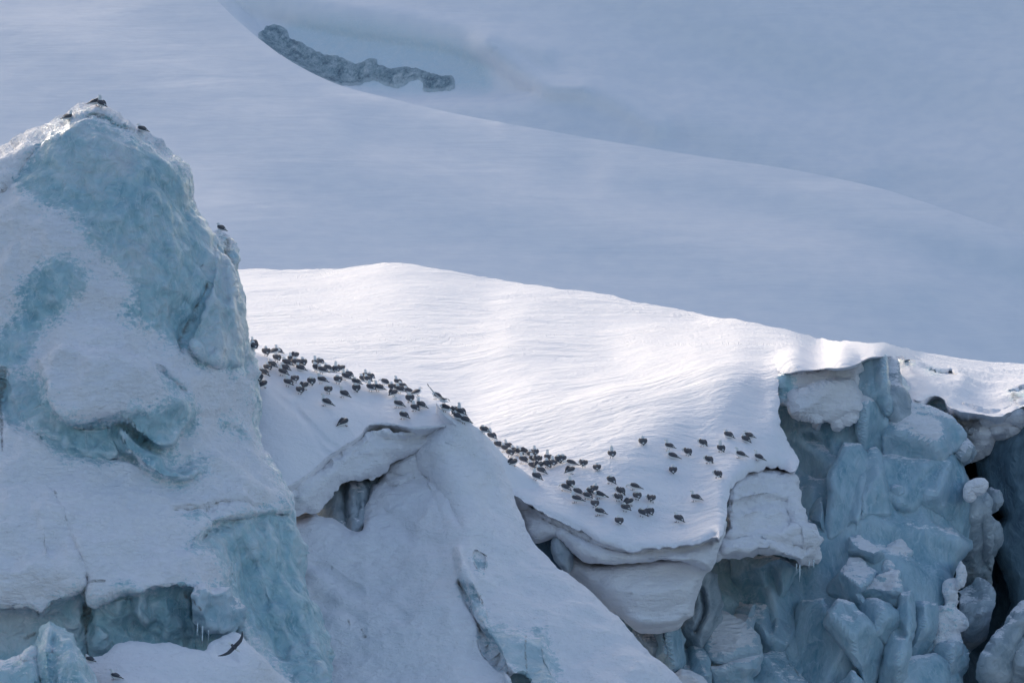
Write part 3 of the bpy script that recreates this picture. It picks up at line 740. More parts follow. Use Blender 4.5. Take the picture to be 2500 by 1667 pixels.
tower = relief('ice_body', tower_out, tower_ctrl, M_tower, step=5.0, jag=(2.0, 22), edge=(34, 1.2), thick=7, namp=((2.6, 0.16), (0.9, 0.09), (0.35, 0.035)), crag=(0.9, 0.045),
       pale=[Z(1, (1140, 800), (1200, 840), (1290, 900), (1330, 1100), (1350, 1400), (1340, 1568), (1080, 1568), (1010, 1480), (980, 1400), (1060, 1250), (1110, 1130), (1030, 900), (1050, 700)), Z(1, (330, 280), (500, 200), (700, 300), (750, 600), (600, 560), (450, 400)), Z(2, (-900, 1220), (420, 1040), (440, 1440), (-900, 1500)), Z(2, (930, 1080), (1150, 1080), (1230, 1300), (1000, 1300))],
       feats=[('blob', Z(1, (200, 700), (330, 735), (480, 930), (620, 1080), (700, 1190), (600, 1290), (480, 1240), (360, 1300), (240, 1330), (190, 1420), (100, 1700), (-300, 1700), (-300, 500), (60, 520), (120, 660)), 60, 0.2),
              ('blob', Z(1, (370, 1240), (560, 1260), (680, 1335), (760, 1362), (850, 1395), (900, 1430), (955, 1465), (1100, 1568), (1100, 1900), (50, 1900), (180, 1500), (230, 1340)), 60, 0.4),
              # ledge above the undercut
              ('blob', Z(2, (170, -100), (700, -100), (820, 20), (920, 110), (965, 180), (985, 232), (950, 300), (905, 330), (890, 400), (820, 412), (740, 400), (600, 260), (520, 290), (420, 300), (330, 290), (230, 200), (190, 60)), 14, 0.75),
              ('blob', Z(2, (590, 260), (700, 340), (820, 420), (900, 460), (1000, 480), (1020, 520), (960, 572), (850, 572), (770, 545), (690, 490), (600, 420), (560, 330)), 16, 0.55),
              ('line', Z(2, (0, 100), (60, 260), (180, 330), (300, 410), (420, 450), (560, 462), (670, 450)), 14, -0.3),
              # right corner block and its face
              ('line', Z(2, (870, 705), (950, 690), (1030, 700), (1090, 662), (1180, 672), (1260, 690), (1330, 690)), 6, -0.25),
              ('blob', Z(2, (960, 870), (1040, 770), (1130, 735), (1300, 705), (1500, 690), (1900, 1900), (1700, 1900), (1460, 1568), (1330, 1450), (1200, 1330), (1120, 1120), (1100, 990), (1040, 920)), 12, (Z(2, (1000, 850))[0], -0.6, Z(2, (1450, 1300))[0], -0.1)),
              ('fold', Z(2, (1200, 760), (1270, 900), (1330, 1100), (1430, 1300), (1540, 1568)), 30, 0.2),
              ('fold', Z(2, (1330, 720), (1345, 900), (1420, 1080), (1500, 1250), (1600, 1500)), 26, 0.18),
              ('fold', Z(2, (1440, 700), (1450, 900), (1490, 1080), (1570, 1300)), 14, 0.2),
              ('line', Z(2, (1180, 900), (1240, 1000), (1300, 1200), (1400, 1400)), 26, -0.2),
              # lower lip then undercut face
              ('blob', Z(2, (-900, 1250), (140, 1210), (200, 1250), (280, 1180), (360, 1100), (420, 1060), (450, 1180), (520, 1130), (620, 1092), (700, 1110), (800, 1090), (880, 1082), (1000, 1100), (1100, 1110), (1180, 1180), (1250, 1400), (1200, 1900), (-900, 1900)), 16, -0.75),
              ('line', Z(2, (810, 980), (850, 1050), (890, 1100), (920, 1200), (940, 1300), (960, 1400)), 8, -0.12),
              ('line', Z(2, (435, 1050), (432, 1170), (430, 1300), (435, 1430)), 10, -0.35),
              ('blob', Z(2, (450, 1250), (520, 1260), (580, 1330), (560, 1420), (440, 1430)), 20, 0.3), ('line', Z(2, (640, 1150), (650, 1250), (700, 1330)), 16, -0.2), ('line', Z(2, (760, 1130), (780, 1250), (760, 1350)), 22, -0.25), ('line', Z(2, (700, 1150), (690, 1250)), 12, 0.25),
              # crack between the face and the buttress
              ('line', Z(1, (1110, 1120), (1075, 1180), (1050, 1240), (1020, 1310), (980, 1370), (960, 1430), (968, 1480)), 6, -0.12),
              ('blob', Z(1, (1140, 800), (1200, 840), (1290, 900), (1330, 1100), (1350, 1400), (1340, 1568), (1080, 1568), (1010, 1480), (980, 1400), (1060, 1250), (1110, 1130), (1130, 1000)), 18, (Z(1, (1000, 1300))[0], 0.5, Z(1, (1340, 1300))[0], 0.1)),
              ('line', Z(1, (1160, 880), (1190, 940), (1180, 1050), (1200, 1200)), 12, -0.22), ('line', Z(1, (1225, 870), (1250, 950), (1262, 1000)), 7, -0.3), ('line', Z(1, (1100, 1000), (1060, 1050), (1100, 1090)), 14, 0.2),
              ('line', Z(1, (1240, 1100), (1230, 1250), (1270, 1400)), 14, 0.22), ('line', Z(1, (1160, 1200), (1180, 1350), (1150, 1500)), 14, 0.2), ('line', Z(1, (1290, 1150), (1300, 1300)), 10, -0.15),
              # snow rim over the summit
              ('line', Z(1, (455, 232), (490, 212), (540, 225), (600, 258), (680, 298), (760, 345), (830, 385)), 4, -0.22),
              ('blob', Z(1, (-300, 480), (0, 462), (200, 346), (325, 272), (385, 225), (440, 180), (540, 178), (660, 245), (850, 370), (900, 420), (830, 380), (700, 305), (600, 255), (500, 212), (440, 235), (380, 290), (250, 370), (160, 450), (100, 540), (60, 620), (-300, 800)), 10, 0.18),
              ('line', Z(2, (4, 0), (4, 150), (10, 400)), 7, -0.1),
              ('line', Z(2, (800, 10), (840, 60), (900, 120)), 12, -0.35), ('blob', Z(2, (1100, 270), (1150, 260), (1240, 340), (1230, 380), (1150, 330)), 10, -0.15),
              ('line', Z(2, (60, 550), (150, 620), (210, 720), (230, 900)), 9, 0.08), ('line', Z(2, (230, 560), (300, 700), (350, 830), (430, 1000)), 7, -0.08)],
       ice=[ice_main,
            Z(1, (80, 1130), (180, 1050), (330, 980), (400, 1010), (470, 1080), (440, 1160), (370, 1240), (330, 1290), (240, 1330), (200, 1400), (180, 1568), (0, 1568), (-200, 1568), (-100, 1400), (30, 1330), (90, 1220)),
            Z(2, (-200, -100), (0, 0), (160, 0), (230, 90), (300, 160), (330, 230), (420, 270), (520, 270), (600, 230), (700, 170), (820, 160), (920, 110), (965, 180), (985, 232), (950, 300), (905, 330), (890, 405), (830, 420), (900, 455), (1010, 470), (1020, 530), (960, 575), (850, 575), (770, 545),
                (700, 490), (660, 450), (560, 465), (420, 455), (340, 440), (240, 380), (170, 310), (80, 290), (0, 230), (-200, 100)),
            Z(2, (900, 720), (1000, 700), (1030, 740), (940, 770)), Z(2, (1110, 270), (1160, 260), (1240, 350), (1180, 350)),
            Z(2, (960, 870), (1050, 770), (1130, 735), (1300, 705), (1440, 692), (1500, 690), (1900, 1900), (1600, 1900), (1470, 1568), (1340, 1470), (1240, 1390), (1210, 1320), (1120, 1120), (1105, 1000), (1040, 920)),
            Z(2, (1240, 100), (1290, 0), (1330, 300), (1300, 380), (1270, 250)), Z(2, (1330, 440), (1390, 510), (1440, 590), (1500, 640), (1480, 700), (1430, 620)),
            Z(2, (-900, 1250), (140, 1222), (200, 1250), (280, 1180), (360, 1100), (420, 1060), (450, 1180), (520, 1130), (620, 1092), (700, 1110), (800, 1092), (880, 1082), (1000, 1090), (1110, 1060), (1200, 1150), (1250, 1300), (1200, 1500), (1200, 1900), (-900, 1900)),
            Z(2, (800, 0), (850, 40), (920, 110), (890, 130), (830, 80))],
       cut=[Z(1, (-400, 470), (0, 440), (200, 320), (325, 240), (440, 150), (540, 150), (660, 215), (860, 350), (900, 400), (850, 385), (700, 305), (600, 255), (500, 200), (440, 215), (380, 270), (270, 350), (160, 450), (90, 560), (60, 620), (-400, 800)),
            Z(2, (200, 60), (330, 100), (450, 60), (620, 80), (800, 180), (700, 190), (560, 180), (470, 190), (440, 240), (330, 250), (240, 190))],
       dirt=[(Z(1, (1110, 1120), (1075, 1180), (1050, 1240), (1020, 1310), (980, 1370), (960, 1430), (968, 1480)), 4), (Z(1, (1225, 870), (1250, 950), (1262, 1000)), 6), (Z(1, (1160, 880), (1175, 930)), 4), (Z(1, (455, 232), (500, 215), (600, 258), (680, 298)), 3),
             (Z(2, (440, 1060), (432, 1170), (432, 1290), (432, 1430)), 9), (Z(2, (185, 1230), (200, 1260)), 6), (Z(2, (420, 1070), (520, 1065)), 6), (Z(2, (870, 705), (950, 690), (1030, 700), (1090, 662), (1180, 672), (1260, 690)), 2.5),
             (Z(2, (5, 0), (5, 200), (12, 420)), 5), (Z(2, (130, 1350), (180, 1330)), 8), (Z(2, (930, 1130), (960, 1160)), 8), (Z(2, (0, 1236), (120, 1240)), 3)])
into(tower, T)

ck = relief('hanging_chunk', Z(2, (940, 1190), (960, 1090), (1000, 1070), (1060, 1090), (1130, 1085), (1160, 1120), (1175, 1160), (1215, 1180), (1230, 1215), (1200, 1250), (1170, 1290), (1165, 1330), (1110, 1340), (1050, 1320), (1010, 1290), (970, 1240)),
       [(460, 1470, 124.6), (590, 1490, 125.6), (520, 1440, 125.0)], M_dusty, step=4.5, jag=(2.5, 14), edge=(26, 0.7), thick=2.2, ice0=0.3, namp=((0.7, 0.12), (0.25, 0.03)), crag=(0.7, 0.06),
       dirt=[(Z(2, (960, 1150), (1000, 1200)), 4)])
into(ck, T)
# icicles under the overhangs of the tower
def icicle(u, v, Y, L, r, parent, mat):
    p = P3(np.array([u]), np.array([v]), np.array([Y]))[0]
    vs, fs = [], []
    rg = random.Random(int(u * 7 + v))
    for i in range(7):
        t = i / 6
        rr = r * (1 - t) ** 0.8 * (1 + 0.25 * rg.uniform(-1, 1)) + 0.003
        for k in range(8):
            a = k * math.pi / 4
            vs.append((p[0] + rr * math.cos(a) + 0.01 * rg.uniform(-1, 1), p[1] + rr * math.sin(a), p[2] + 0.08 - t * (L + 0.08)))
    for i in range(6):
        for k in range(8):
            a, b = i * 8 + k, i * 8 + (k + 1) % 8
            fs.append((a, b, b + 8, a + 8))
    fs.append(tuple(range(7, -1, -1))); fs.append(tuple(range(48, 56)))
    me = bpy.data.meshes.new('icicle'); me.from_pydata(vs, [], fs); me.update()
    me.polygons.foreach_set('use_smooth', [True] * len(me.polygons))
    me.materials.append(mat)
    ob = bpy.data.objects.new('icicle', me); COL.objects.link(ob)
    return into(ob, parent)
M_icicle = plain('icicle_ice', (0.62, 0.72, 0.78), 0.15, var=0.1)
for x, y, dY, L, r in ((1176, 985, 126.35, .35, .013), (1150, 975, 126.2, .15, .009), (1160, 978, 126.3, .22, .01), (1010, 1300, 124.6, .28, .012), (1040, 1320, 124.8, .15, .009), (1168, 1325, 125.2, .2, .01), (985, 1285, 124.6, .2, .01)):
    (u, v), = Z(2, (x, y)); icicle(u, v, dY, L, r, T, M_icicle)

relief('snow_bank', Z(2, (380, 1480), (440, 1450), (530, 1432), (560, 1405), (580, 1372), (640, 1358), (700, 1360), (760, 1374), (830, 1366), (880, 1372), (930, 1402), (980, 1406), (1030, 1410), (1040, 1372), (1100, 1342), (1180, 1308), (1240, 1370), (1330, 1450), (1460, 1568), (1640, 1800), (1640, 2000), (300, 2000), (300, 1600)),
       [(250, 1600, 123.6), (400, 1570, 124.0), (560, 1550, 125.0), (580, 1540, 125.2), (640, 1600, 124.4), (720, 1667, 125.5), (300, 1667, 121.8), (500, 1667, 122.6), (500, 1800, 120.5), (250, 1800, 120.0)],
       M_ramp, step=5, jag=(2.0, 18), edge=(12, 0.3), thick=2.5, drop=2, namp=((2.4, 0.08), (0.8, 0.03)), feats=[('blob', Z(2, (1060, 1350), (1120, 1350), (1200, 1440), (1210, 1480), (1120, 1480), (1070, 1440)), 14, -0.15)])
tag(bpy.data.objects['snow_bank'], 'snow bank at the foot of the ice tower where one gull walks and one flies', 'snow bank')
relief('ice_pinnacle', Z(2, (-900, 1480), (0, 1442), (100, 1430), (118, 1400), (150, 1372), (183, 1350), (195, 1310), (210, 1275), (238, 1255), (262, 1250), (300, 1278), (350, 1296), (380, 1310), (395, 1350), (412, 1410), (440, 1470), (500, 1568), (560, 1700), (600, 2000), (-900, 2000)),
       [(-300, 1600, 119), (60, 1620, 119.4), (120, 1560, 119.6), (180, 1600, 118.8), (230, 1640, 119.0), (200, 1800, 118), (-300, 1900, 117), (110, 1667, 118.6)], M_tower, step=5, jag=(2.5, 20), edge=(34, 1.0), thick=2.5, ice0=0.55,
       namp=((1.1, 0.12), (0.4, 0.03)), feats=[('line', Z(2, (190, 1350), (180, 1440), (205, 1568)), 8, -0.35), ('fold', Z(2, (250, 1255), (230, 1400), (240, 1568)), 14, 0.25), ('line', Z(2, (270, 1330), (250, 1450), (260, 1568)), 8, -0.15), ('blob', Z(2, (100, 1440), (150, 1380), (190, 1360), (180, 1440), (130, 1480)), 10, 0.2)],
       cut=[Z(2, (-900, 1400), (100, 1380), (190, 1440), (100, 1500), (-900, 1560))], dirt=[(Z(2, (180, 1440), (205, 1568)), 3)])
tag(bpy.data.objects['ice_pinnacle'], 'small pale teal ice spike in the bottom left corner before the tower', 'ice spike')
# ------------------------------------------------------------------ right: cornice D, block E, cliffs, crevasse
def slab(name, label, cat, out, Y, mat=None, dv=0.0, du=0.0, edge=(26, 0.6), thick=2.0, step=4.0, ice0=1.0, group=None, kind=None, jag=(3.0, 30), crag=(2.4, 0.06), namp=((2.5, 0.07), (0.8, 0.03), (0.3, 0.012)), seed=0, **k):
    c = np.array(out, float).mean(0)
    ctrl = [(c[0], c[1], Y), (c[0] + 100, c[1], Y + du), (c[0], c[1] + 100, Y + dv)]
    edge = (edge[0] * 0.55, edge[1] * 0.32)
    oo = np.array(out, float)
    if len(k.get('feats', ())) == 0 and kind is None and cat not in ('ice wall',):
        k['feats'] = ()
    if kind is None and (mat in (None, M_cliff, M_dusty, M_grey)):
        k['feats'] = list(k.get('feats', ())) + [('facet', 5, 1.0, 7 + seed)]
        # blocks lean on one another: let each run a little under its neighbours
        nx_ = np.roll(oo, -1, 0) - np.roll(oo, 1, 0)
        nn_ = np.stack([nx_[:, 1], -nx_[:, 0]], -1) / (np.sqrt((nx_ ** 2).sum(1))[:, None] + 1e-6)
        if ((oo[:, 0] * np.roll(oo[:, 1], -1) - np.roll(oo[:, 0], -1) * oo[:, 1]).sum()) < 0: nn_ = -nn_
        out = [tuple(p) for p in oo + nn_ * 5.0]
    ob = relief(name, out, ctrl, mat or M_cliff, step=step, edge=edge, thick=thick, ice0=ice0, jag=jag, namp=namp, crag=crag, seed=seed, smooth=0 if kind is None else 1, sharp=24 if kind is None else 0, foldk=0.5, **k)
    return tag(ob, label, cat, group, kind)

D = bpy.data.objects.new('snow_cornice', None); D.location = (3, 141, -6); COL.objects.link(D)
tag(D, 'thick layered snow overhang in the centre below the right-hand flock', 'snow overhang')
d1 = relief('snow_lip', Z(4, (300, 560), (420, 660), (600, 790), (850, 915), (1000, 1000), (1200, 1050), (1500, 1030), (1750, 950), (1860, 860)) + Z(6, (625, 285), (600, 340), (575, 400), (550, 455), (470, 430), (300, 400), (120, 410), (-60, 410), (-200, 380)) +
            Z(4, (1000, 1195), (860, 1130), (780, 1040), (700, 990), (640, 1010), (560, 1020), (500, 950), (420, 800), (360, 680)),
            [(1250, 1200, 143.6), (1350, 1290, 142.0), (1500, 1370, 141.0), (1600, 1360, 141.0), (1700, 1340, 141.2), (1740, 1290, 142.0), (1480, 1340, 141.0), (1550, 1380, 141.1), (1400, 1350, 141.5)], M_rime, step=5, jag=(1.6, 16), edge=(22, 0.8), thick=2.5,
            namp=((1.5, 0.09), (0.5, 0.035), (0.25, 0.015)), feats=[('line', Z(4, (380, 720), (560, 850), (800, 960), (980, 1060), (1200, 1110), (1500, 1080), (1750, 1040)), 7, -0.22), ('line', Z(4, (760, 980), (900, 1080), (1080, 1190), (1300, 1160), (1600, 1150)), 9, 0.28),
                                                    ('line', Z(4, (420, 700), (620, 850), (900, 990), (1200, 1085), (1500, 1062)), 6, 0.16)])
into(d1, D)
d2 = relief('snow_body', Z(4, (690, 1080), (800, 1080), (900, 1150), (1000, 1180), (1300, 1150), (1600, 1130), (1790, 1090)) + Z(6, (575, 400), (556, 450), (522, 470), (512, 520), (498, 570), (482, 650), (470, 700), (455, 735), (400, 742), (388, 770), (360, 795), (300, 812), (200, 810), (138, 800), (60, 740), (-60, 640), (-200, 520), (-300, 420)),
            [(1450, 1420, 142.0), (1600, 1420, 141.6), (1700, 1400, 142.0), (1560, 1500, 141.5), (1660, 1490, 141.8), (1600, 1535, 142.0), (1400, 1450, 142.6), (1480, 1500, 141.9)], M_rime, step=5, jag=(1.4, 18), edge=(30, 1.0), thick=3,
            namp=((2.2, 0.12), (0.6, 0.025)), feats=[('line', Z(6, (20, 700), (150, 745), (300, 745), (440, 720)), 7, 0.2), ('line', Z(6, (100, 780), (300, 765), (390, 745)), 5, -0.2), ('line', Z(6, (-100, 400), (100, 440), (300, 470), (500, 480)), 25, -0.22), ('fold', Z(6, (0, 560), (200, 600), (350, 560), (500, 470)), 40, 0.25)])
into(d2, D)
d3 = relief('ice_rib', Z(4, (690, 1000), (730, 985), (770, 1020), (800, 1090), (820, 1150), (825, 1200), (800, 1260), (740, 1200), (690, 1140)), [(1370, 1350, 141.9)], M_grey, step=4, ice0=1, edge=(16, 0.5), thick=2, namp=((0.8, 0.08),))
into(d3, D)
slab('ice_backing', None, None, Z(3, (150, 1250), (600, 950), (1000, 850), (1420, 850), (1500, 1000), (1350, 1350), (1000, 1500), (850, 1750), (400, 1700)), 143.6, M_rime, kind='structure', ice0=-0.6, du=0.2)
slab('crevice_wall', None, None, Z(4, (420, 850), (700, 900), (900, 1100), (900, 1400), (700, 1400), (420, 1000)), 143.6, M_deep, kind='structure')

E_ = relief('snow_block', Z(5, (330, 1010), (370, 965), (450, 920), (560, 878), (650, 870), (710, 890), (752, 925), (775, 1000), (795, 1090), (830, 1180), (860, 1240), (890, 1300), (905, 1350), (912, 1420), (908, 1488), (870, 1505), (840, 1515), (800, 1536), (760, 1520), (700, 1500), (650, 1465), (600, 1440), (520, 1448), (430, 1470), (350, 1482), (240, 1492), (235, 1440), (290, 1360), (315, 1290), (325, 1190), (318, 1110)),
            [(1790, 1180, 144.6), (1850, 1145, 146.3), (1935, 1160, 147.4), (1775, 1250, 143.6), (1770, 1340, 143.2), (1880, 1330, 144.4), (1985, 1350, 146.0), (1850, 1250, 144.7)], M_rime, step=4.5, jag=(2.6, 18), edge=(26, 0.9), thick=3.5,
            namp=((1.1, 0.12, (0.6, 1, 1.6)), (0.4, 0.05, (0.7, 1, 1.6)), (0.2, 0.02)), crag=(1.3, 0.07, (0.7, 1, 1.8)),
            feats=[('fold', Z(5, (745, 930), (775, 1080), (830, 1260), (890, 1420)), 26, 0.45), ('blob', Z(5, (340, 1110), (480, 1080), (620, 1060), (700, 1100), (760, 1200), (770, 1300), (600, 1330), (420, 1320), (340, 1250)), 14, -0.3),
                   ('line', Z(5, (350, 1120), (480, 1100), (600, 1070), (700, 1110)), 6, -0.25), ('line', Z(5, (330, 1360), (500, 1330), (600, 1360), (720, 1380), (830, 1400)), 9, -0.3), ('line', Z(5, (320, 1420), (500, 1400), (640, 1420), (800, 1470)), 8, 0.25),
                   ('blob', Z(5, (400, 1150), (520, 1120), (560, 1180), (450, 1230)), 12, 0.18)],
            ice=[Z(5, (590, 1470), (700, 1490), (740, 1530), (640, 1510))], dirt=[(Z(5, (640, 1478), (700, 1500)), 4)])
tag(E_, 'rough white snow block jutting out over the blue cliff right of the flock', 'snow block')
for x, y, L in ((790, 1530, .35), (770, 1522, .15), (880, 1500, .12), (850, 1508, .10)):
    (u, v), = Z(5, (x, y)); icicle(u, v, 144.9, L, .018, E_, M_icicle)
slab('ice_boulder', 'pale snow-crusted mass hanging under the white cap at the cliff top', 'ice mass', Z(5, (655, 300), (740, 285), (850, 280), (1020, 262), (1100, 250), (1165, 245), (1163, 330), (1175, 400), (1195, 480), (1190, 560), (1150, 598), (1100, 612), (1065, 600), (1055, 640), (1030, 642), (990, 612), (940, 595), (912, 635), (880, 605), (800, 560), (755, 515), (740, 482), (665, 478)),
     151.9, M_rime, step=4.5, ice0=-0.75, jag=(3, 16), edge=(20, 0.7), thick=3, namp=((1.3, 0.16, (0.6, 1, 1.5)), (0.45, 0.06, (0.7, 1, 1.6)), (0.2, 0.02)), crag=(1.2, 0.10, (0.6, 1, 1.6)),
     feats=[('blob', Z(5, (760, 420), (900, 380), (1000, 330), (1150, 330), (1200, 560), (1050, 660), (900, 640), (750, 520)), 14, 0.6), ('line', Z(5, (800, 430), (920, 395)), 4, -0.2)],
     ice=[Z(5, (660, 300), (760, 300), (760, 440), (700, 480), (660, 470))], dirt=[(Z(5, (800, 430), (920, 395)), 4), (Z(5, (680, 490), (740, 490)), 8)])

# backing of the cliff: the body of the glacier
relief('glacier_body', Z(5, (600, 350), (1100, 250), (1380, 240), (1600, 560), (1800, 760), (1850, 1100), (1830, 1568), (1700, 2300), (-1400, 2300), (-1400, 1500), (300, 1100), (500, 700)),
       [(1900, 1000, 153.7), (1600, 1500, 148.2), (1300, 1600, 145.8), (2200, 1400, 150.2), (2000, 1600, 148.4), (2300, 1667, 149.5), (1900, 1300, 151.0)], M_cliff, step=9, ice0=1, jag=(4, 60), edge=(40, 1.5), thick=10, namp=((4, 0.3), (1.2, 0.08)), crag=(3.0, 0.25))
tag(bpy.data.objects['glacier_body'], kind='structure')
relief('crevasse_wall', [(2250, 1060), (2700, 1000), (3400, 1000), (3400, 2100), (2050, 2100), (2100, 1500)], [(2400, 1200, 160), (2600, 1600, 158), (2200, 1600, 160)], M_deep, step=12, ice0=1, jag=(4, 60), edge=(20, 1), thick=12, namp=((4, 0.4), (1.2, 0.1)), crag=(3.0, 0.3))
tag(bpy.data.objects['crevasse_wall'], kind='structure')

CG = 'blue ice slabs of the right-hand cliff'
def cliff_y(u, v):
    return 151.7 - (v - 1050) * 0.0085 - max(0, 1800 - u) * 0.0055
def cs(label, out, Y, **k):
    cc = np.array(out, float); cc = np.minimum(cc, [2500, 1700]).mean(0)
    if cc[0] < 2180:
        yp = cliff_y(cc[0], cc[1]); Y = yp + 0.55 * (Y - yp)
    cat = k.pop('cat', 'ice slab')
    nm = k.pop('name', 'ice_slab')
    return slab(nm, label, cat, out, Y, group=k.pop('group', CG), seed=len(FRONTS), **k)
cs('broad blue-grey ice wall between the hanging snow mass and the snow block', Z(5, (655, 440), (760, 500), (900, 560), (1180, 560), (1210, 700), (1180, 860), (1170, 1000), (1150, 1120), (1110, 1300), (1000, 1420), (1020, 1560), (950, 1700), (800, 1700), (500, 1700), (500, 900)), 152.9, dv=-0.12, du=-0.15, edge=(30, 0.8),
   feats=[('fold', Z(5, (690, 720), (760, 700), (860, 790), (950, 840), (1020, 890)), 30, 0.5), ('blob', Z(5, (780, 650), (900, 640), (1000, 700), (1030, 850), (900, 800), (790, 720)), 24, -0.4), ('fold', Z(5, (870, 1200), (900, 1300), (960, 1290), (970, 1400), (920, 1450)), 26, 0.5),
          ('line', Z(5, (1030, 960), (1070, 1010), (1080, 1130), (1060, 1300)), 16, -0.4), ('fold', Z(5, (960, 1080), (1010, 1180), (1040, 1300)), 30, 0.3)],
   dirt=[(Z(5, (1062, 980), (1068, 1060)), 3.5), (Z(5, (690, 490), (720, 500)), 8)])
cs('tall narrow ice pillar standing below the tip of the white cap', Z(5, (1160, 245), (1240, 225), (1328, 190), (1332, 260), (1332, 340), (1342, 420), (1358, 480), (1365, 530), (1345, 590), (1335, 680), (1328, 760), (1312, 830), (1302, 900), (1270, 960), (1230, 1040), (1205, 1110), (1170, 1120), (1120, 1120), (1140, 1000), (1165, 880), (1180, 780), (1190, 640), (1195, 480), (1165, 340)), 151.4,
   name='ice_pillar', cat='ice pillar', edge=(20, 0.9), thick=2.5, feats=[('fold', Z(5, (1200, 560), (1180, 700), (1260, 760), (1300, 900)), 16, 0.35), ('fold', Z(5, (1185, 800), (1165, 1000), (1150, 1120)), 14, 0.4), ('fold', Z(5, (1325, 200), (1328, 340), (1358, 500), (1330, 700), (1305, 860)), 12, 0.35), ('line', Z(5, (1190, 430), (1260, 460), (1330, 560)), 10, -0.25)],
   dirt=[(Z(5, (1178, 740), (1165, 860), (1170, 960)), 3.5), (Z(5, (1155, 1000), (1145, 1100)), 3.5)], cut=[Z(5, (1195, 410), (1240, 410), (1275, 470), (1260, 510), (1220, 470))])
cs('grey fluted ice column right behind the tip of the cap', Z(5, (1325, 195), (1350, 188), (1385, 205), (1402, 240), (1410, 300), (1418, 380), (1440, 430), (1480, 500), (1500, 560), (1400, 600), (1340, 560), (1325, 400)), 152.2, mat=M_grey, name='ice_pillar', cat='ice column', edge=(16, 0.7),
    cut=[Z(5, (1320, 180), (1380, 180), (1390, 215), (1330, 225))])
cs('sloping snow-dusted slab with a sharp tip pointing right, upper right cliff', Z(5, (1400, 420), (1430, 440), (1480, 470), (1540, 505), (1620, 545), (1690, 580), (1740, 600), (1780, 650), (1820, 692), (1808, 730), (1780, 765), (1720, 790), (1660, 830), (1620, 870), (1500, 890), (1320, 880), (1325, 760), (1345, 600), (1365, 520), (1480, 560)), 151.6, dv=-0.55,
   edge=(14, 0.6), thick=2.5, mat=M_dusty, feats=[('fold', Z(5, (1340, 600), (1450, 600), (1600, 700), (1660, 790)), 26, 0.3), ('fold', Z(5, (1420, 430), (1600, 540), (1740, 610)), 20, 0.2)],
   cut=[Z(5, (1400, 580), (1500, 570), (1600, 640), (1660, 760), (1600, 750), (1480, 660))])
cs('big smooth rounded blue slab bulging on the right, tallest of the cliff', Z(5, (1300, 850), (1450, 860), (1600, 860), (1640, 848), (1700, 810), (1765, 782), (1795, 820), (1808, 870), (1830, 900), (1842, 960), (1855, 1060), (1858, 1180), (1854, 1300), (1838, 1400), (1800, 1470)) + Z(6, (1930, 450), (1890, 500), (1850, 600), (1800, 640), (1740, 640), (1700, 590), (1640, 560), (1560, 500), (1540, 400), (1560, 200), (1500, 0)), 151.1,
   edge=(40, 1.5), thick=3, jag=(1.5, 40), feats=[('fold', Z(5, (1640, 850), (1540, 950), (1450, 1060), (1390, 1200)), 22, 0.4), ('blob', Z(5, (1760, 790), (1800, 880), (1800, 1100), (1760, 1300), (1600, 1200), (1480, 1060), (1640, 870)), 60, 0.5), ('blob', Z(5, (1370, 1020), (1430, 1010), (1450, 1060), (1400, 1060)), 10, 0.3), ('line', Z(6, (1960, 0), (1920, 120), (1940, 200)), 14, 0.15)],
   cut=[Z(5, (1690, 1125), (1720, 1135), (1780, 1150), (1770, 1190), (1710, 1180)), Z(5, (1650, 1480), (1680, 1465), (1700, 1520), (1670, 1530)), Z(5, (1690, 1230), (1740, 1240), (1730, 1290), (1700, 1270)), Z(5, (1550, 1240), (1590, 1250), (1580, 1280))])
cs('upright blue wedge left of the big rounded slab', Z(6, (1440, -180), (1500, -250), (1530, -100), (1575, 0), (1600, 130), (1590, 200), (1560, 250), (1562, 400), (1555, 460), (1525, 475), (1520, 380), (1480, 310), (1400, 245), (1400, 220), (1430, 120)), 150.9, edge=(14, 0.5), du=0.5, feats=[('fold', Z(6, (1490, -200), (1545, 0), (1570, 250)), 22, 0.4)])
cs('long smooth sweeping ice rib running down left of the wedge', Z(6, (1330, -260), (1400, -250), (1470, -160), (1440, -60), (1420, 100), (1390, 230), (1340, 360), (1290, 470), (1240, 560), (1195, 600), (1120, 625), (1030, 630), (960, 640), (900, 600), (880, 480), (1080, 440), (1180, 400), (1220, 300), (1240, 100), (1250, -100)), 150.4, edge=(26, 0.9), jag=(1.5, 40), du=0.3,
   feats=[('fold', Z(6, (1460, -50), (1380, 240), (1290, 420), (1200, 590)), 14, 0.5), ('line', Z(6, (1370, 200), (1270, 420), (1180, 570)), 10, -0.3), ('blob', Z(6, (960, 600), (1080, 550), (1190, 570), (1160, 620), (1020, 640)), 12, 0.3)])
cs('rounded pale bulge beside the right end of the snow block', Z(6, (1130, 60), (1180, 40), (1215, 110), (1228, 200), (1222, 290), (1180, 350), (1140, 340), (1120, 180)), 149.9, edge=(24, 0.8), thick=1.5)
cs('recessed dark blue wall directly beneath the snow block', Z(6, (560, 380), (700, 370), (900, 360), (1000, 400), (1080, 440), (1020, 520), (960, 610), (950, 650), (740, 640), (620, 625), (585, 540), (560, 470)), 148.6, edge=(24, 0.7), dv=-0.3, feats=[('fold', Z(6, (680, 400), (720, 500), (750, 610)), 18, 0.35), ('line', Z(6, (905, 460), (920, 560), (890, 640)), 12, -0.25), ('fold', Z(6, (960, 470), (970, 580)), 14, 0.25)])
cs('layered pale shelf below the recessed wall', Z(6, (600, 640), (640, 625), (740, 650), (800, 650), (798, 720), (785, 770), (800, 830), (780, 850), (700, 800), (640, 760), (600, 720)), 146.9, mat=M_dusty, edge=(16, 0.6), dv=-0.3, feats=[('line', Z(6, (610, 690), (700, 700), (790, 710)), 6, -0.2)])
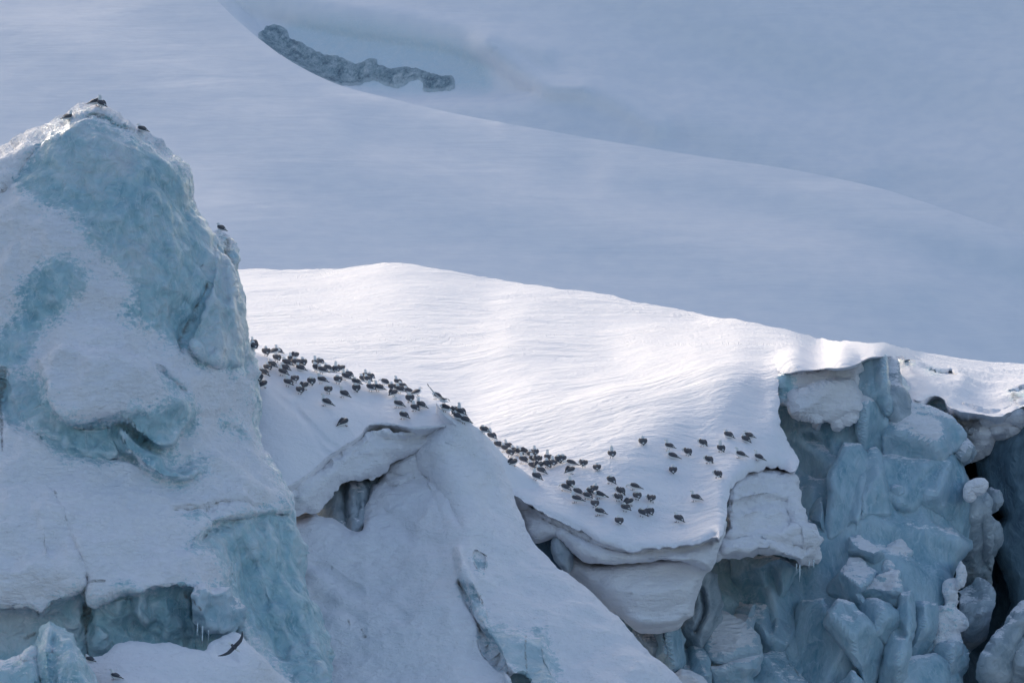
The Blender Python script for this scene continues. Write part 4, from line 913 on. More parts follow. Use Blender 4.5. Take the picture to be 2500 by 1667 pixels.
cs('curved blue slab with two upright fins on it', Z(6, (795, 640), (860, 640), (950, 650), (1068, 622), (1060, 700), (1035, 800), (1010, 870), (960, 920), (900, 945), (820, 985), (800, 930), (815, 840), (790, 760)), 147.3, edge=(22, 0.8), jag=(1.6, 30), feats=[('fold', Z(6, (870, 650), (850, 750), (880, 850)), 12, 0.4), ('fold', Z(6, (930, 670), (950, 760), (920, 860)), 14, 0.35), ('line', Z(6, (905, 670), (900, 800)), 6, -0.25)])
cs('snow-topped ice boulder low on the cliff beside the smooth dome', Z(6, (540, 800), (585, 740), (625, 715), (680, 745), (750, 790), (800, 840), (822, 890), (818, 960), (800, 1020), (770, 1060), (790, 1150), (760, 1300), (540, 1300), (560, 1100), (530, 1000), (520, 900)), 145.2, mat=M_dusty, name='ice_boulder', cat='ice boulder', edge=(40, 1.3), thick=3, dv=-0.2,
   feats=[('line', Z(6, (540, 980), (600, 1000), (700, 960), (810, 940)), 8, -0.35), ('fold', Z(6, (590, 760), (700, 850), (815, 920)), 30, 0.3)], cut=[Z(6, (560, 800), (640, 730), (760, 810), (810, 900), (700, 950), (580, 970), (540, 900))], dirt=[(Z(6, (545, 985), (620, 1005)), 5), (Z(6, (700, 965), (800, 945)), 3)])
cs('smooth snowy dome peeking over the ramp at the bottom edge', Z(6, (330, 1040), (380, 1010), (450, 1020), (510, 1060), (545, 1110), (560, 1250), (300, 1250)), 142.2, mat=M_ramp, ice0=-1, name='snow_dome', cat='snow dome', edge=(40, 1.2), jag=(0.8, 30))
cs('grey fluted ice curtain below the right end of the snow overhang', Z(6, (490, 480), (530, 450), (575, 480), (582, 540), (600, 590), (612, 640), (605, 690), (620, 750), (560, 800), (540, 860), (500, 900), (470, 1000), (430, 900), (380, 820), (400, 740), (460, 700)), 144.4, mat=M_grey, edge=(20, 0.8), feats=[('fold', Z(6, (530, 480), (545, 600), (510, 760), (490, 880)), 14, 0.5), ('fold', Z(6, (590, 600), (570, 700), (530, 800)), 10, 0.4), ('line', Z(6, (500, 560), (530, 680), (470, 800)), 7, -0.35)])
cs('pale upright ice flake under the snow overhang, left one', Z(6, (235, 790), (300, 800), (308, 860), (295, 940), (270, 1000), (230, 950), (180, 860)), 143.6, edge=(18, 0.7), thick=1.2)
cs('pale upright ice flake under the snow overhang, right one', Z(6, (310, 790), (380, 790), (408, 850), (400, 960), (380, 1030), (340, 1060), (290, 1000), (305, 880)), 143.9, edge=(22, 0.8), thick=1.4)
cs('dark streaked ice strip at the left root of the snow overhang', Z(6, (130, 790), (240, 790), (240, 900), (280, 1000), (240, 1000), (100, 850)), 144.2, mat=M_grey, edge=(14, 0.5), thick=1.2)
cs('narrow blue ice column standing left of the snow-topped boulder', Z(6, (400, 860), (450, 880), (500, 900), (530, 960), (545, 1060), (560, 1300), (380, 1300), (380, 1050)), 144.6, edge=(26, 0.9), feats=[('fold', Z(6, (460, 900), (500, 1000), (540, 1100)), 14, 0.4), ('line', Z(6, (420, 900), (430, 1000)), 8, -0.3)])
cs('pointed pale slab in the middle of the cliff foot, widest there', Z(6, (1240, 780), (1225, 760), (1245, 720), (1270, 650), (1290, 618), (1330, 625), (1365, 645), (1385, 690), (1430, 745), (1480, 790), (1530, 830), (1552, 880), (1556, 950), (1535, 1030), (1490, 1090), (1460, 1200), (1420, 1020), (1380, 950), (1330, 880), (1280, 830)), 146.2,
   edge=(22, 0.9), jag=(2, 24), thick=1.8, du=0.25, feats=[('fold', Z(6, (1370, 650), (1430, 750), (1550, 890)), 12, 0.35), ('fold', Z(6, (1250, 740), (1340, 740), (1450, 850), (1500, 950)), 40, 0.3)])
cs('snow-dusted block above the pointed slab', Z(6, (1270, 500), (1310, 470), (1360, 400), (1420, 400), (1500, 460), (1460, 520), (1400, 580), (1440, 660), (1470, 760), (1440, 750), (1390, 690), (1360, 640), (1290, 610), (1210, 600)), 147.6, mat=M_dusty, edge=(20, 0.8))
cs('blue block with snow frosting on its crest, under the wedge', Z(6, (1355, 360), (1360, 260), (1400, 250), (1470, 300), (1530, 350), (1525, 410), (1520, 470), (1470, 440), (1420, 410)), 149.2, edge=(16, 0.6), cut=[Z(6, (1460, 300), (1530, 340), (1530, 370), (1480, 340))])
cs('block wearing the largest fluffy snow patch, right of centre on the cliff', Z(6, (1380, 590), (1440, 510), (1520, 480), (1580, 460), (1620, 470), (1632, 560), (1625, 640), (1632, 700), (1610, 750), (1560, 700), (1520, 650), (1450, 620), (1400, 640)), 148.2, mat=M_dusty, edge=(22, 0.8), cut=[Z(6, (1430, 520), (1520, 480), (1620, 460), (1610, 560), (1540, 560), (1460, 560))], namp=((1.0, 0.12), (0.35, 0.05)))
cs('narrow frosted ice mound rising under the big rounded slab', Z(6, (1530, 480), (1560, 380), (1600, 320), (1640, 300), (1690, 370), (1720, 420), (1730, 500), (1700, 560), (1640, 600), (1600, 560), (1560, 500)), 149.6, mat=M_dusty, edge=(24, 0.9), cut=[Z(6, (1600, 320), (1640, 300), (1700, 370), (1700, 430), (1690, 520), (1640, 560), (1600, 500))], namp=((1.0, 0.14), (0.35, 0.06)))
cs('blunt blue shard leaning left above the pointed slab', Z(6, (1425, 660), (1450, 622), (1500, 630), (1570, 665), (1620, 720), (1622, 760), (1590, 800), (1560, 880), (1520, 820), (1480, 770), (1440, 710)), 146.8, edge=(16, 0.6), thick=1.2, feats=[('fold', Z(6, (1440, 640), (1540, 700), (1600, 770)), 14, 0.25)])
cs('tall curved ice column right of the shards', Z(6, (1590, 800), (1620, 740), (1640, 650), (1640, 580), (1700, 570), (1720, 650), (1725, 740), (1710, 830), (1680, 900), (1650, 1000), (1630, 1300), (1480, 1300), (1540, 1050), (1570, 950)), 147.6, edge=(26, 1.1), feats=[('fold', Z(6, (1680, 600), (1690, 760), (1640, 900), (1620, 1100)), 16, 0.4), ('line', Z(6, (1620, 760), (1650, 820)), 10, -0.3)])
cs('rounded column at the base of the big rounded slab', Z(6, (1700, 640), (1740, 640), (1800, 645), (1850, 640), (1855, 720), (1840, 820), (1830, 900), (1800, 960), (1760, 985), (1700, 975), (1690, 940), (1720, 840), (1730, 740)), 148.8, edge=(30, 1.2), feats=[('fold', Z(6, (1790, 660), (1800, 800), (1780, 950)), 20, 0.3)])
cs('low blue shelf at the bottom edge under the rounded column', Z(6, (1660, 980), (1760, 985), (1830, 960), (1880, 1000), (1890, 1060), (1900, 1300), (1580, 1300), (1620, 1100)), 147.6, edge=(24, 0.9), thick=2)
cs('huge shadowed blue slab at the foot of the cliff beside the curved fins', Z(6, (975, 905), (1010, 860), (1040, 790), (1065, 690), (1080, 640), (1200, 610), (1240, 700), (1235, 790), (1300, 860), (1350, 920), (1410, 1010), (1440, 1100), (1450, 1300), (1080, 1300), (1040, 1080), (1000, 990)), 147.2, edge=(26, 0.8), jag=(1.5, 40), thick=2.5)
cs('wedge of cracked blue ice at the bottom edge between boulder and slab', Z(6, (780, 1080), (810, 1010), (850, 970), (920, 930), (968, 908), (990, 960), (1010, 1010), (1050, 1070), (1090, 1110), (1090, 1300), (740, 1300)), 146.4, edge=(16, 0.6), thick=2, dirt=[(Z(6, (972, 915), (1000, 990), (1050, 1070)), 3)])
cs('triangular ice chip at the bottom edge in front of the pointed slab', Z(6, (1320, 1100), (1370, 1045), (1400, 1090), (1440, 1300), (1280, 1300)), 145.9, edge=(12, 0.5), thick=1.2)
WC = 'pale ice blocks beside the dark crevasse'
cs('white snow-plastered column left of the grey ice beside the crevasse', Z(6, (1840, 660), (1885, 655), (1880, 580), (1910, 520), (1950, 530), (1970, 600), (1985, 660), (2010, 740), (2012, 790), (1980, 800), (1990, 870), (1960, 920), (1940, 960), (1900, 1000), (1850, 960), (1835, 860), (1845, 760)), 149.8, mat=M_rime, ice0=-0.35, name='ice_column', cat='ice column', group=WC, edge=(22, 0.9), namp=((0.9, 0.18), (0.35, 0.06)), crag=(0.8, 0.08))
cs('small tan ice knob above the white column, under the rounded slab', Z(6, (1940, 440), (1985, 385), (2015, 420), (2020, 480), (2005, 540), (1970, 560), (1950, 500)), 149.6, mat=M_rime, ice0=-0.3, name='ice_lump', cat='ice lump', group=WC, edge=(20, 0.7), thick=1.2)
cs('tall grey ice pillar facing the crevasse, upper part', Z(5, (1820, 870), (1850, 990), (1890, 1050), (1930, 1050), (1970, 1080), (1975, 1200), (1985, 1300), (1990, 1400), (2010, 1480), (2000, 1568)) + Z(6, (2145, 440), (2150, 520), (2100, 540), (2000, 550), (1990, 450), (2000, 350), (2030, 200)), 152.4, mat=M_grey, name='ice_column', cat='ice column', group=WC, edge=(22, 0.9), dv=-.05,
   feats=[('line', Z(5, (1960, 1100), (1950, 1300), (1970, 1500)), 14, -0.3)])
cs('blocky grey ice pillar at the crevasse mouth, lower part', Z(6, (1975, 560), (2040, 550), (2110, 545), (2140, 575), (2148, 650), (2130, 720), (2100, 800), (2080, 870), (2040, 920), (2000, 930), (2010, 800), (1990, 680)), 151.2, mat=M_grey, name='ice_column', cat='ice column', group=WC, edge=(18, 0.8), crag=(1.4, .1), feats=[('fold', Z(6, (2110, 550), (2120, 660), (2080, 800)), 16, 0.4)])
cs('snow-speckled ledge of ice below the blocky grey pillar', Z(6, (1820, 960), (1870, 880), (1940, 880), (1990, 900), (2000, 940), (1975, 1040), (1950, 1300), (1880, 1300), (1890, 1050)), 149.0, mat=M_dusty, name='ice_ledge', cat='ice ledge', group=WC, edge=(20, 0.8), crag=(0.9, .1))
cs('snow-capped round knob inside the dark opening', Z(5, (1850, 1030), (1870, 1000), (1910, 985), (1955, 985), (1965, 1000), (1950, 1040), (1920, 1055), (1895, 1045), (1900, 1080), (1870, 1100), (1855, 1070)), 151.0, mat=M_rime, ice0=-0.8, name='ice_lump', cat='ice lump', group=WC, edge=(14, 0.5), thick=1.0, step=4)
cs('grey ice shoulder right of the round knob in the dark opening', Z(5, (1960, 1060), (2010, 1040), (2050, 1060), (2060, 1100), (2040, 1140), (2000, 1170), (1980, 1200), (2040, 1260), (2060, 1360), (2020, 1440), (1980, 1500), (1960, 1300)), 153.4, mat=M_grey, name='ice_shoulder', cat='ice shoulder', group=WC, edge=(22, 0.9))
cs('small rounded block between the slab tip and the cave', Z(5, (1775, 770), (1800, 740), (1840, 725), (1870, 740), (1884, 790), (1880, 850), (1840, 880), (1820, 870), (1800, 820)), 152.2, mat=M_grey, ice0=-0.1, name='ice_lump', cat='ice lump', group=WC, edge=(18, 0.8), crag=(0.7, .08), thick=1.4)

# the far right: snow roof, cave and wall
G = bpy.data.objects.new('snow_roof', None); G.location = (15, 155, -3); COL.objects.link(G)
tag(G, 'snow-covered glacier roof with sunken holes over a dark cave, far right', 'snow roof')
g1 = relief('snow_top', Z(5, (1320, 150), (1345, 180), (1400, 192), (1500, 200), (1600, 215), (1800, 225), (2221, 262), (2600, 300), (3600, 400), (3600, 700), (2600, 560), (2221, 478), (2160, 500), (2130, 535), (2095, 555), (2060, 582), (2030, 570), (1980, 562), (1900, 548), (1850, 545), (1790, 530), (1750, 515), (1720, 470), (1690, 435), (1640, 430), (1590, 450), (1550, 475), (1500, 450), (1440, 410), (1405, 390), (1380, 300)),
            [(2180, 885, 168), (2200, 900, 162), (2260, 940, 157), (2200, 940, 157), (2350, 890, 170), (2350, 930, 160), (2350, 980, 155.6), (2500, 905, 170), (2500, 940, 160), (2440, 1010, 153.6), (2290, 965, 155.2), (2500, 985, 154.2), (3000, 960, 165), (3000, 1040, 155)], M_slope, step=4.5, stepv=3, jag=(2.2, 20), edge=(13, 0.5), thick=2.2, drop=0.3,
            namp=((3.0, 0.12), (1.0, 0.04), (0.4, 0.015)), feats=[('blob', Z(5, (1350, 185), (1400, 172), (1470, 172), (1530, 200), (1520, 245), (1440, 252), (1390, 250)), 8, -2.5), ('blob', Z(5, (1600, 262), (1680, 285), (1760, 262), (1800, 300), (1790, 328), (1700, 322), (1610, 300)), 8, -1.8),
                                                 ('line', Z(5, (1520, 250), (1600, 205), (1720, 200), (1790, 240), (1820, 320)), 16, 0.9), ('blob', Z(5, (1870, 350), (1920, 355), (1910, 368), (1870, 368)), 6, -0.5), ('blob', Z(5, (2105, 425), (2160, 410), (2180, 385), (2300, 385), (2300, 465), (2180, 455)), 8, -1.6),
                                                 ('line', Z(5, (1420, 300), (1560, 300), (1750, 335), (1900, 385)), 14, 0.35)],
            ice=[Z(5, (1370, 200), (1460, 200), (1525, 235), (1440, 252), (1390, 250)), Z(5, (1605, 270), (1660, 290), (1660, 310), (1610, 300)), Z(5, (2110, 430), (2300, 420), (2300, 470), (2180, 458))],
            dirt=[(Z(5, (1470, 215), (1520, 238)), 5), (Z(5, (1745, 300), (1790, 310)), 8), (Z(5, (2150, 445), (2221, 465)), 6)])
into(g1, G)
g2 = relief('snow_underside', Z(5, (1560, 470), (1640, 432), (1700, 450), (1740, 500), (1800, 520), (1900, 535), (2060, 560), (2110, 535), (2230, 470), (2600, 540), (2600, 900), (2221, 590), (2180, 640), (2160, 665), (2090, 690), (2020, 690), (2005, 730), (1985, 770), (1940, 820), (1900, 838), (1880, 860), (1850, 800), (1810, 700), (1760, 605), (1720, 600), (1640, 550)),
            [(2300, 1000, 155.9), (2400, 1030, 154.4), (2500, 1010, 155), (2360, 1100, 154.8), (2440, 1060, 154.8), (2265, 985, 155.9)], M_rime, step=4.5, jag=(2.5, 18), edge=(22, 0.9), thick=3, ice0=-0.55, namp=((1.6, 0.2, (0.7, 1, 1.4)), (0.5, 0.05)), crag=(1.5, 0.12, (0.7, 1, 1.6)),
            feats=[('blob', Z(5, (1560, 470), (1640, 432), (1700, 450), (1740, 520), (1770, 600), (1720, 600), (1640, 550)), 20, -0.4), ('fold', Z(5, (1780, 640), (1900, 650), (2000, 610), (2150, 600)), 30, 0.5), ('line', Z(5, (1850, 600), (2000, 640), (2160, 610)), 9, -0.4), ('blob', Z(5, (2000, 600), (2140, 630), (2180, 640), (2080, 690), (2000, 680)), 14, 0.4)],
            ice=[Z(5, (1560, 470), (1640, 432), (1700, 450), (1740, 520), (1770, 600), (1720, 600), (1640, 550))], dirt=[(Z(5, (1740, 540), (1765, 600)), 3)])
into(g2, G)
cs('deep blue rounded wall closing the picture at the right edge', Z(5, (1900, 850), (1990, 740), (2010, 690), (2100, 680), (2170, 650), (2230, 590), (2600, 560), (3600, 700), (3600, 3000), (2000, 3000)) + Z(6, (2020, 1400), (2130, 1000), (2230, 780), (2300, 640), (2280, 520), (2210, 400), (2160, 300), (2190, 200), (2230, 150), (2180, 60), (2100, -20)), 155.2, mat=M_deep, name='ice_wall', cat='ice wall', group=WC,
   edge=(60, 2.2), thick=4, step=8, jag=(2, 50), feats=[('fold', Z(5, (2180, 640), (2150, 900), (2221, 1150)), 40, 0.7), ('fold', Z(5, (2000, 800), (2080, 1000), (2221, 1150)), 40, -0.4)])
cs('grey ice block in the bottom right corner beyond the crevasse', Z(6, (2352, 665), (2300, 700), (2240, 780), (2200, 850), (2160, 910), (2140, 980), (2142, 1060), (2150, 1400), (3200, 1400), (3200, 600)), 149.2, mat=M_grey, name='ice_block', cat='ice block', group=WC, edge=(30, 1.2), thick=4, ice0=0.5, crag=(1.6, .12), feats=[('line', Z(6, (2352, 820), (2290, 960), (2260, 1098)), 10, -0.3), ('fold', Z(6, (2352, 740), (2240, 900), (2160, 1000)), 26, 0.4)])
# ------------------------------------------------------------------ gulls
B_white = plain('plumage_white', (0.80, 0.80, 0.80), 0.8, bump=0.004, sc=60, var=0.05)
B_grey = plain('plumage_grey', (0.075, 0.078, 0.095), 0.7, bump=0.004, sc=50, var=0.25)
B_black = plain('plumage_black', (0.012, 0.012, 0.015), 0.6)
B_bill = plain('bill_yellow', (0.35, 0.30, 0.12), 0.5)
B_leg = plain('leg_black', (0.015, 0.014, 0.014), 0.5)

def loft(V, F, MI, rings, seg=14, matf=None, flat=False):
    """rings: (centre, half width across, half height, material) along a path; one closed skin"""
    n = len(rings)
    base = len(V)
    cs_ = [Vector(r[0]) for r in rings]
    side0 = Vector((0, 1, 0))
    for i, r in enumerate(rings):
        t = (cs_[min(i + 1, n - 1)] - cs_[max(i - 1, 0)]).normalized()
        side = (side0 - t * side0.dot(t))
        side = side.normalized() if side.length > 0.2 else Vector((0, 1, 0))
        up = t.cross(side).normalized()
        if up.z < 0 and abs(up.z) > 0.2: up = -up
        if len(r) > 4: side, up = Vector(r[4]).normalized(), Vector(r[5]).normalized()
        for k in range(seg):
            a = 2 * math.pi * k / seg
            V.append(tuple(cs_[i] + side * (r[1] * math.cos(a)) + up * (r[2] * math.sin(a))))
    for i in range(n - 1):
        for k in range(seg):
            a, b = base + i * seg + k, base + i * seg + (k + 1) % seg
            F.append((a, b, b + seg, a + seg))
            MI.append(matf(i, (k + .5) / seg) if matf else rings[i][3])
    F.append(tuple(base + k for k in range(seg - 1, -1, -1))); MI.append(rings[0][3])
    F.append(tuple(base + (n - 1) * seg + k for k in range(seg))); MI.append(rings[-1][3])

W_, G_, K_, Y_, L_ = 0, 1, 2, 3, 4
def bird_mesh(pose):
    V, F, MI = [], [], []
    dz = -0.075 if pose == 'sit' else 0.0
    legs = pose != 'sit'
    rise = {'alert': 0.03}.get(pose, 0.0)
    body = [((-0.215, 0, .120 + dz), .022, .004, W_), ((-0.17, 0, .124 + dz), .028, .018, W_), ((-0.13, 0, .130 + dz), .044, .036, W_), ((-0.09, 0, .134 + dz), .060, .052, W_), ((-0.04, 0, .136 + dz), .076, .066, W_),
            ((0.01, 0, .138 + dz), .082, .070, W_), ((0.05, 0, .148 + dz), .074, .068, W_)]
    if pose in ('stand', 'alert'):
        nk = [((0.082, 0, .170), .054, .056, W_), ((0.098, 0, .202 + rise * .4), .038, .040, W_), ((0.104, 0, .232 + rise), .031, .033, W_), ((0.116, 0, .254 + rise), .031, .031, W_),
              ((0.136, 0, .262 + rise), .026, .026, W_), ((0.152, 0, .260 + rise), .015, .016, W_)]
        bl = [((0.154, 0, .258 + rise), .007, .008, Y_), ((0.172, 0, .254 + rise), .005, .006, Y_), ((0.188, 0, .248 + rise), .002, .002, Y_)]
        eye = ((0.139, .0235, .267 + rise), 1)
    elif pose in ('hunch', 'sit'):
        nk = [((0.080, 0, .172 + dz), .060, .060, W_), ((0.094, 0, .195 + dz), .044, .044, W_), ((0.104, 0, .212 + dz), .036, .035, W_), ((0.120, 0, .222 + dz), .032, .030, W_),
              ((0.138, 0, .222 + dz), .025, .024, W_), ((0.152, 0, .217 + dz), .014, .015, W_)]
        bl = [((0.154, 0, .214 + dz), .007, .008, Y_), ((0.170, 0, .207 + dz), .005, .005, Y_), ((0.184, 0, .199 + dz), .002, .002, Y_)]
        eye = ((0.140, .0225, .227 + dz), 1)
    elif pose == 'bow':
        nk = [((0.088, 0, .150), .054, .054, W_), ((0.122, 0, .148), .040, .040, W_), ((0.150, 0, .140), .031, .031, W_), ((0.172, 0, .128), .029, .029, W_), ((0.186, 0, .112), .022, .022, W_), ((0.192, 0, .100), .013, .013, W_)]
        bl = [((0.193, 0, .098), .007, .007, Y_), ((0.198, 0, .080), .005, .005, Y_), ((0.200, 0, .066), .002, .002, Y_)]
        eye = ((0.182, .0225, .122), 1)
    elif pose == 'tuck':     # head laid back between the wings
        nk = [((0.078, 0, .176), .062, .058, W_), ((0.076, .004, .205), .050, .040, W_), ((0.060, .010, .222), .036, .030, W_), ((0.036, .016, .224), .031, .026, W_), ((0.012, .020, .218), .020, .018, W_), ((-0.002, .022, .212), .010, .010, W_)]
        bl = [((-0.004, .022, .211), .006, .006, Y_), ((-0.018, .024, .206), .004, .004, Y_), ((-0.030, .025, .200), .002, .002, Y_)]
        eye = ((0.030, .044, .226), 1)
    else:                    # preen: neck curled round to one flank
        nk = [((0.080, .012, .170), .054, .052, W_), ((0.092, .040, .190), .038, .036, W_), ((0.084, .074, .192), .031, .030, W_), ((0.062, .094, .180), .029, .028, W_), ((0.042, .100, .164), .020, .020, W_), ((0.032, .100, .152), .011, .011, W_)]
        bl = [((0.031, .100, .150), .006, .006, Y_), ((0.022, .098, .138), .004, .004, Y_), ((0.014, .094, .128), .002, .002, Y_)]
        eye = ((0.060, .122, .184), 1)
    rg = body + nk
    nb_ = len(body)
    def mf(i, a):
        top = 0.03 < a < 0.47
        if i == 0 : return W_
        if top and 2 <= i < nb_: return G_
        return W_
    loft(V, F, MI, rg, 14, mf)
    loft(V, F, MI, bl, 8)
    (ex, ey, ez), _ = eye
    for s in ((1, -1) if pose != 'preen' and pose != 'tuck' else (1,)):
        loft(V, F, MI, [((ex - .004, ey * s, ez), .001, .001, K_), ((ex, (ey + .001) * s, ez), .005, .005, K_), ((ex + .004, ey * s, ez), .001, .001, K_)], 6)
    # folded wings, crossing over the tail
    for s in (1, -1):
        lift = 0.035 if (pose == 'preen' and s > 0) else 0.0
        wr = [((0.075, .046 * s, .178 + dz), .010, .012, G_), ((0.055, .062 * s, .176 + dz), .024, .034, G_), ((0.01, .066 * s, .166 + dz + lift), .027, .046, G_), ((-0.04, .060 * s, .158 + dz + lift), .026, .042, G_),
              ((-0.09, .046 * s, .150 + dz + lift), .022, .030, G_), ((-0.14, .028 * s, .142 + dz + lift), .015, .018, G_), ((-0.18, .012 * s, .138 + dz + lift * .6), .009, .010, K_),
              ((-0.215, -.005 * s, .132 + dz + lift * .4), .008, .008, K_), ((-0.25, -.012 * s, .130 + dz), .002, .003, K_)]
        loft(V, F, MI, wr, 10)
        # white trailing edge shows as a thin line on the flank
        loft(V, F, MI, [((-0.02, .074 * s, .128 + dz), .004, .004, W_), ((-0.08, .058 * s, .124 + dz), .005, .006, W_), ((-0.13, .036 * s, .124 + dz), .003, .003, W_)], 6)
    # tail feathers
    loft(V, F, MI, [((-0.15, 0, .122 + dz), .030, .006, W_), ((-0.19, 0, .120 + dz), .032, .004, W_), ((-0.21, 0, .118 + dz), .028, .002, W_)], 10)
    if legs:
        for s in (1, -1):
            x0 = 0.012 if s > 0 else -0.004
            loft(V, F, MI, [((x0 - .005, .028 * s, .095), .012, .012, W_), ((x0, .028 * s, .072), .007, .007, K_), ((x0 + .004, .028 * s, .045), .0045, .0045, L_), ((x0, .028 * s, .006), .0045, .0045, L_)], 6)
            b = len(V)
            for (px, py, pz) in ((-.012, 0, .004), (.050, -.022, .002), (.058, 0, .003), (.050, .022, .002), (-.012, 0, -.004), (.050, -.022, -.004), (.058, 0, -.004), (.050, .022, -.004)):
                V.append((x0 + px, .028 * s + py, pz))
            for f in ((0, 1, 2), (0, 2, 3), (4, 6, 5), (4, 7, 6), (0, 4, 5, 1), (1, 5, 6, 2), (2, 6, 7, 3), (3, 7, 4, 0)):
                F.append(tuple(b + q for q in f)); MI.append(L_)
    if legs:                 # short legs, plump winter plumage
        V = [(x, y * (1.14 if z > .07 else 1.0), z - .032 if z > .06 else z * .47) for x, y, z in V]
    else:
        V = [(x, y * 1.14, z) for x, y, z in V]
    me = bpy.data.meshes.new('gull_' + pose)
    me.from_pydata(V, [], F)
    me.update()
    for m in (B_white, B_grey, B_black, B_bill, B_leg): me.materials.append(m)
    me.polygons.foreach_set('material_index', MI)
    me.polygons.foreach_set('use_smooth', [True] * len(F))
    return me

def flying_mesh(kind):
    V, F, MI = [], [], []
    body = [((-0.20, 0, 0), .030, .003, W_), ((-0.15, 0, 0), .026, .010, W_), ((-0.10, 0, 0), .034, .028, W_), ((-0.03, 0, 0), .050, .046, W_), ((0.04, 0, .002), .050, .048, W_), ((0.09, 0, .006), .038, .038, W_),
            ((0.12, 0, .010), .029, .029, W_), ((0.15, 0, .012), .028, .027, W_), ((0.172, 0, .008), .018, .018, W_), ((0.182, 0, .005), .009, .009, W_)]
    loft(V, F, MI, body, 14, lambda i, a: G_ if (0.08 < a < 0.42 and 2 <= i < 5) else W_)
    loft(V, F, MI, [((0.182, 0, .004), .006, .007, Y_), ((0.20, 0, 0), .004, .004, Y_), ((0.212, 0, -.006), .0015, .0015, Y_)], 8)
    for s in (1, -1):
        loft(V, F, MI, [((0.152, .0265 * s, .017), .001, .001, K_), ((0.157, .027 * s, .017), .004, .004, K_), ((0.161, .026 * s, .017), .001, .001, K_)], 6)
        if kind == 'land' and s < 0:   # this one already folding
            path = [((0.03, -.05, .02), .040), ((0.0, -.085, .03), .046), ((-0.06, -.08, .03), .040), ((-0.13, -.06, .02), .026), ((-0.19, -.04, .015), .014), ((-0.24, -.03, .01), .004)]
        elif kind == 'land':     # a long blade still held up
            path = [((0.01, .03 * s, .03), .052), ((0.03, .12 * s, .08), .050), ((0.03, .21 * s, .15), .044), ((-0.02, .31 * s, .23), .032), ((-0.07, .40 * s, .30), .020), ((-0.11, .45 * s, .35), .005)]
        else:                  # glide, tips drawn back
            path = [((0.01, .03 * s, .02), .056), ((0.03, .14 * s, .07), .056), ((0.03, .24 * s, .09), .050), ((-0.02, .34 * s, .07), .038), ((-0.09, .42 * s, .03), .024), ((-0.15, .47 * s, 0), .006)]
        rg = []
        for i, (c, hw) in enumerate(path):
            rg.append((c, hw, .006 if i else .012, K_ if i >= 4 else G_, (1, 0, 0), (0, -s * .7, .7)))
        loft(V, F, MI, rg, 10, lambda i, a: K_ if i >= 4 else (G_ if a < 0.5 else W_))
    if kind == 'land':
        for s in (1, -1):
            loft(V, F, MI, [((-0.04, .02 * s, -.03), .008, .008, W_), ((-0.02, .02 * s, -.07), .004, .004, L_), ((0.01, .02 * s, -.10), .008, .003, L_)], 6)
    me = bpy.data.meshes.new('gull_' + kind)
    me.from_pydata(V, [], F); me.update()
    for m in (B_white, B_grey, B_black, B_bill, B_leg): me.materials.append(m)
    me.polygons.foreach_set('material_index', MI)
    me.polygons.foreach_set('use_smooth', [True] * len(F))
    return me

BM = {p: bird_mesh(p) for p in ('stand', 'alert', 'hunch', 'sit', 'tuck', 'preen', 'bow')}
allP, allF, off = [], [], 0
for nm in ('snowfield', 'snow_tongue', 'snow_top', 'snow_ramp', 'ice_body', 'snow_bank', 'ice_pinnacle'):
    if nm in FRONTS:
        p, f = FRONTS[nm]
        allP.append(p); allF.append(f + off); off += len(p)
ground = BVHTree.FromPolygons(np.vstack(allP).tolist(), np.vstack(allF).tolist())

GS = 'gulls resting on the glacier snow'
brg = random.Random(4)
def gull(reg, x, y, head, pose, label, size=1.0, Y=None, tip=0.0, lift=0.0):
    (u, v), = Z(reg, (x, y))
    dr = Vector(((u - 1250) * K, 1.0, (833.5 - v) * K))
    if Y is None:
        h = ground.ray_cast(Vector((0, 0, 0)), dr.normalized())[0]
        p = h if h is not None else dr * 142
    else:
        p = dr * Y
    ob = bpy.data.objects.new('gull', BM[pose])
    ob.location = (p[0], p[1], p[2] + lift)
    s = size * brg.uniform(0.96, 1.05)
    ob.scale = (s, s, s)
    ob.rotation_euler = (brg.uniform(-.05, .05), R(tip - 14) + brg.uniform(-.12, .06), R(90 + head * 0.78 + brg.uniform(-6, 6)))
    COL.objects.link(ob)
    tag(ob, label, 'gull', GS)
    return ob

def flock(reg, rows, size=1.07):
    for r in rows:
        gull(reg, *r, size=size)

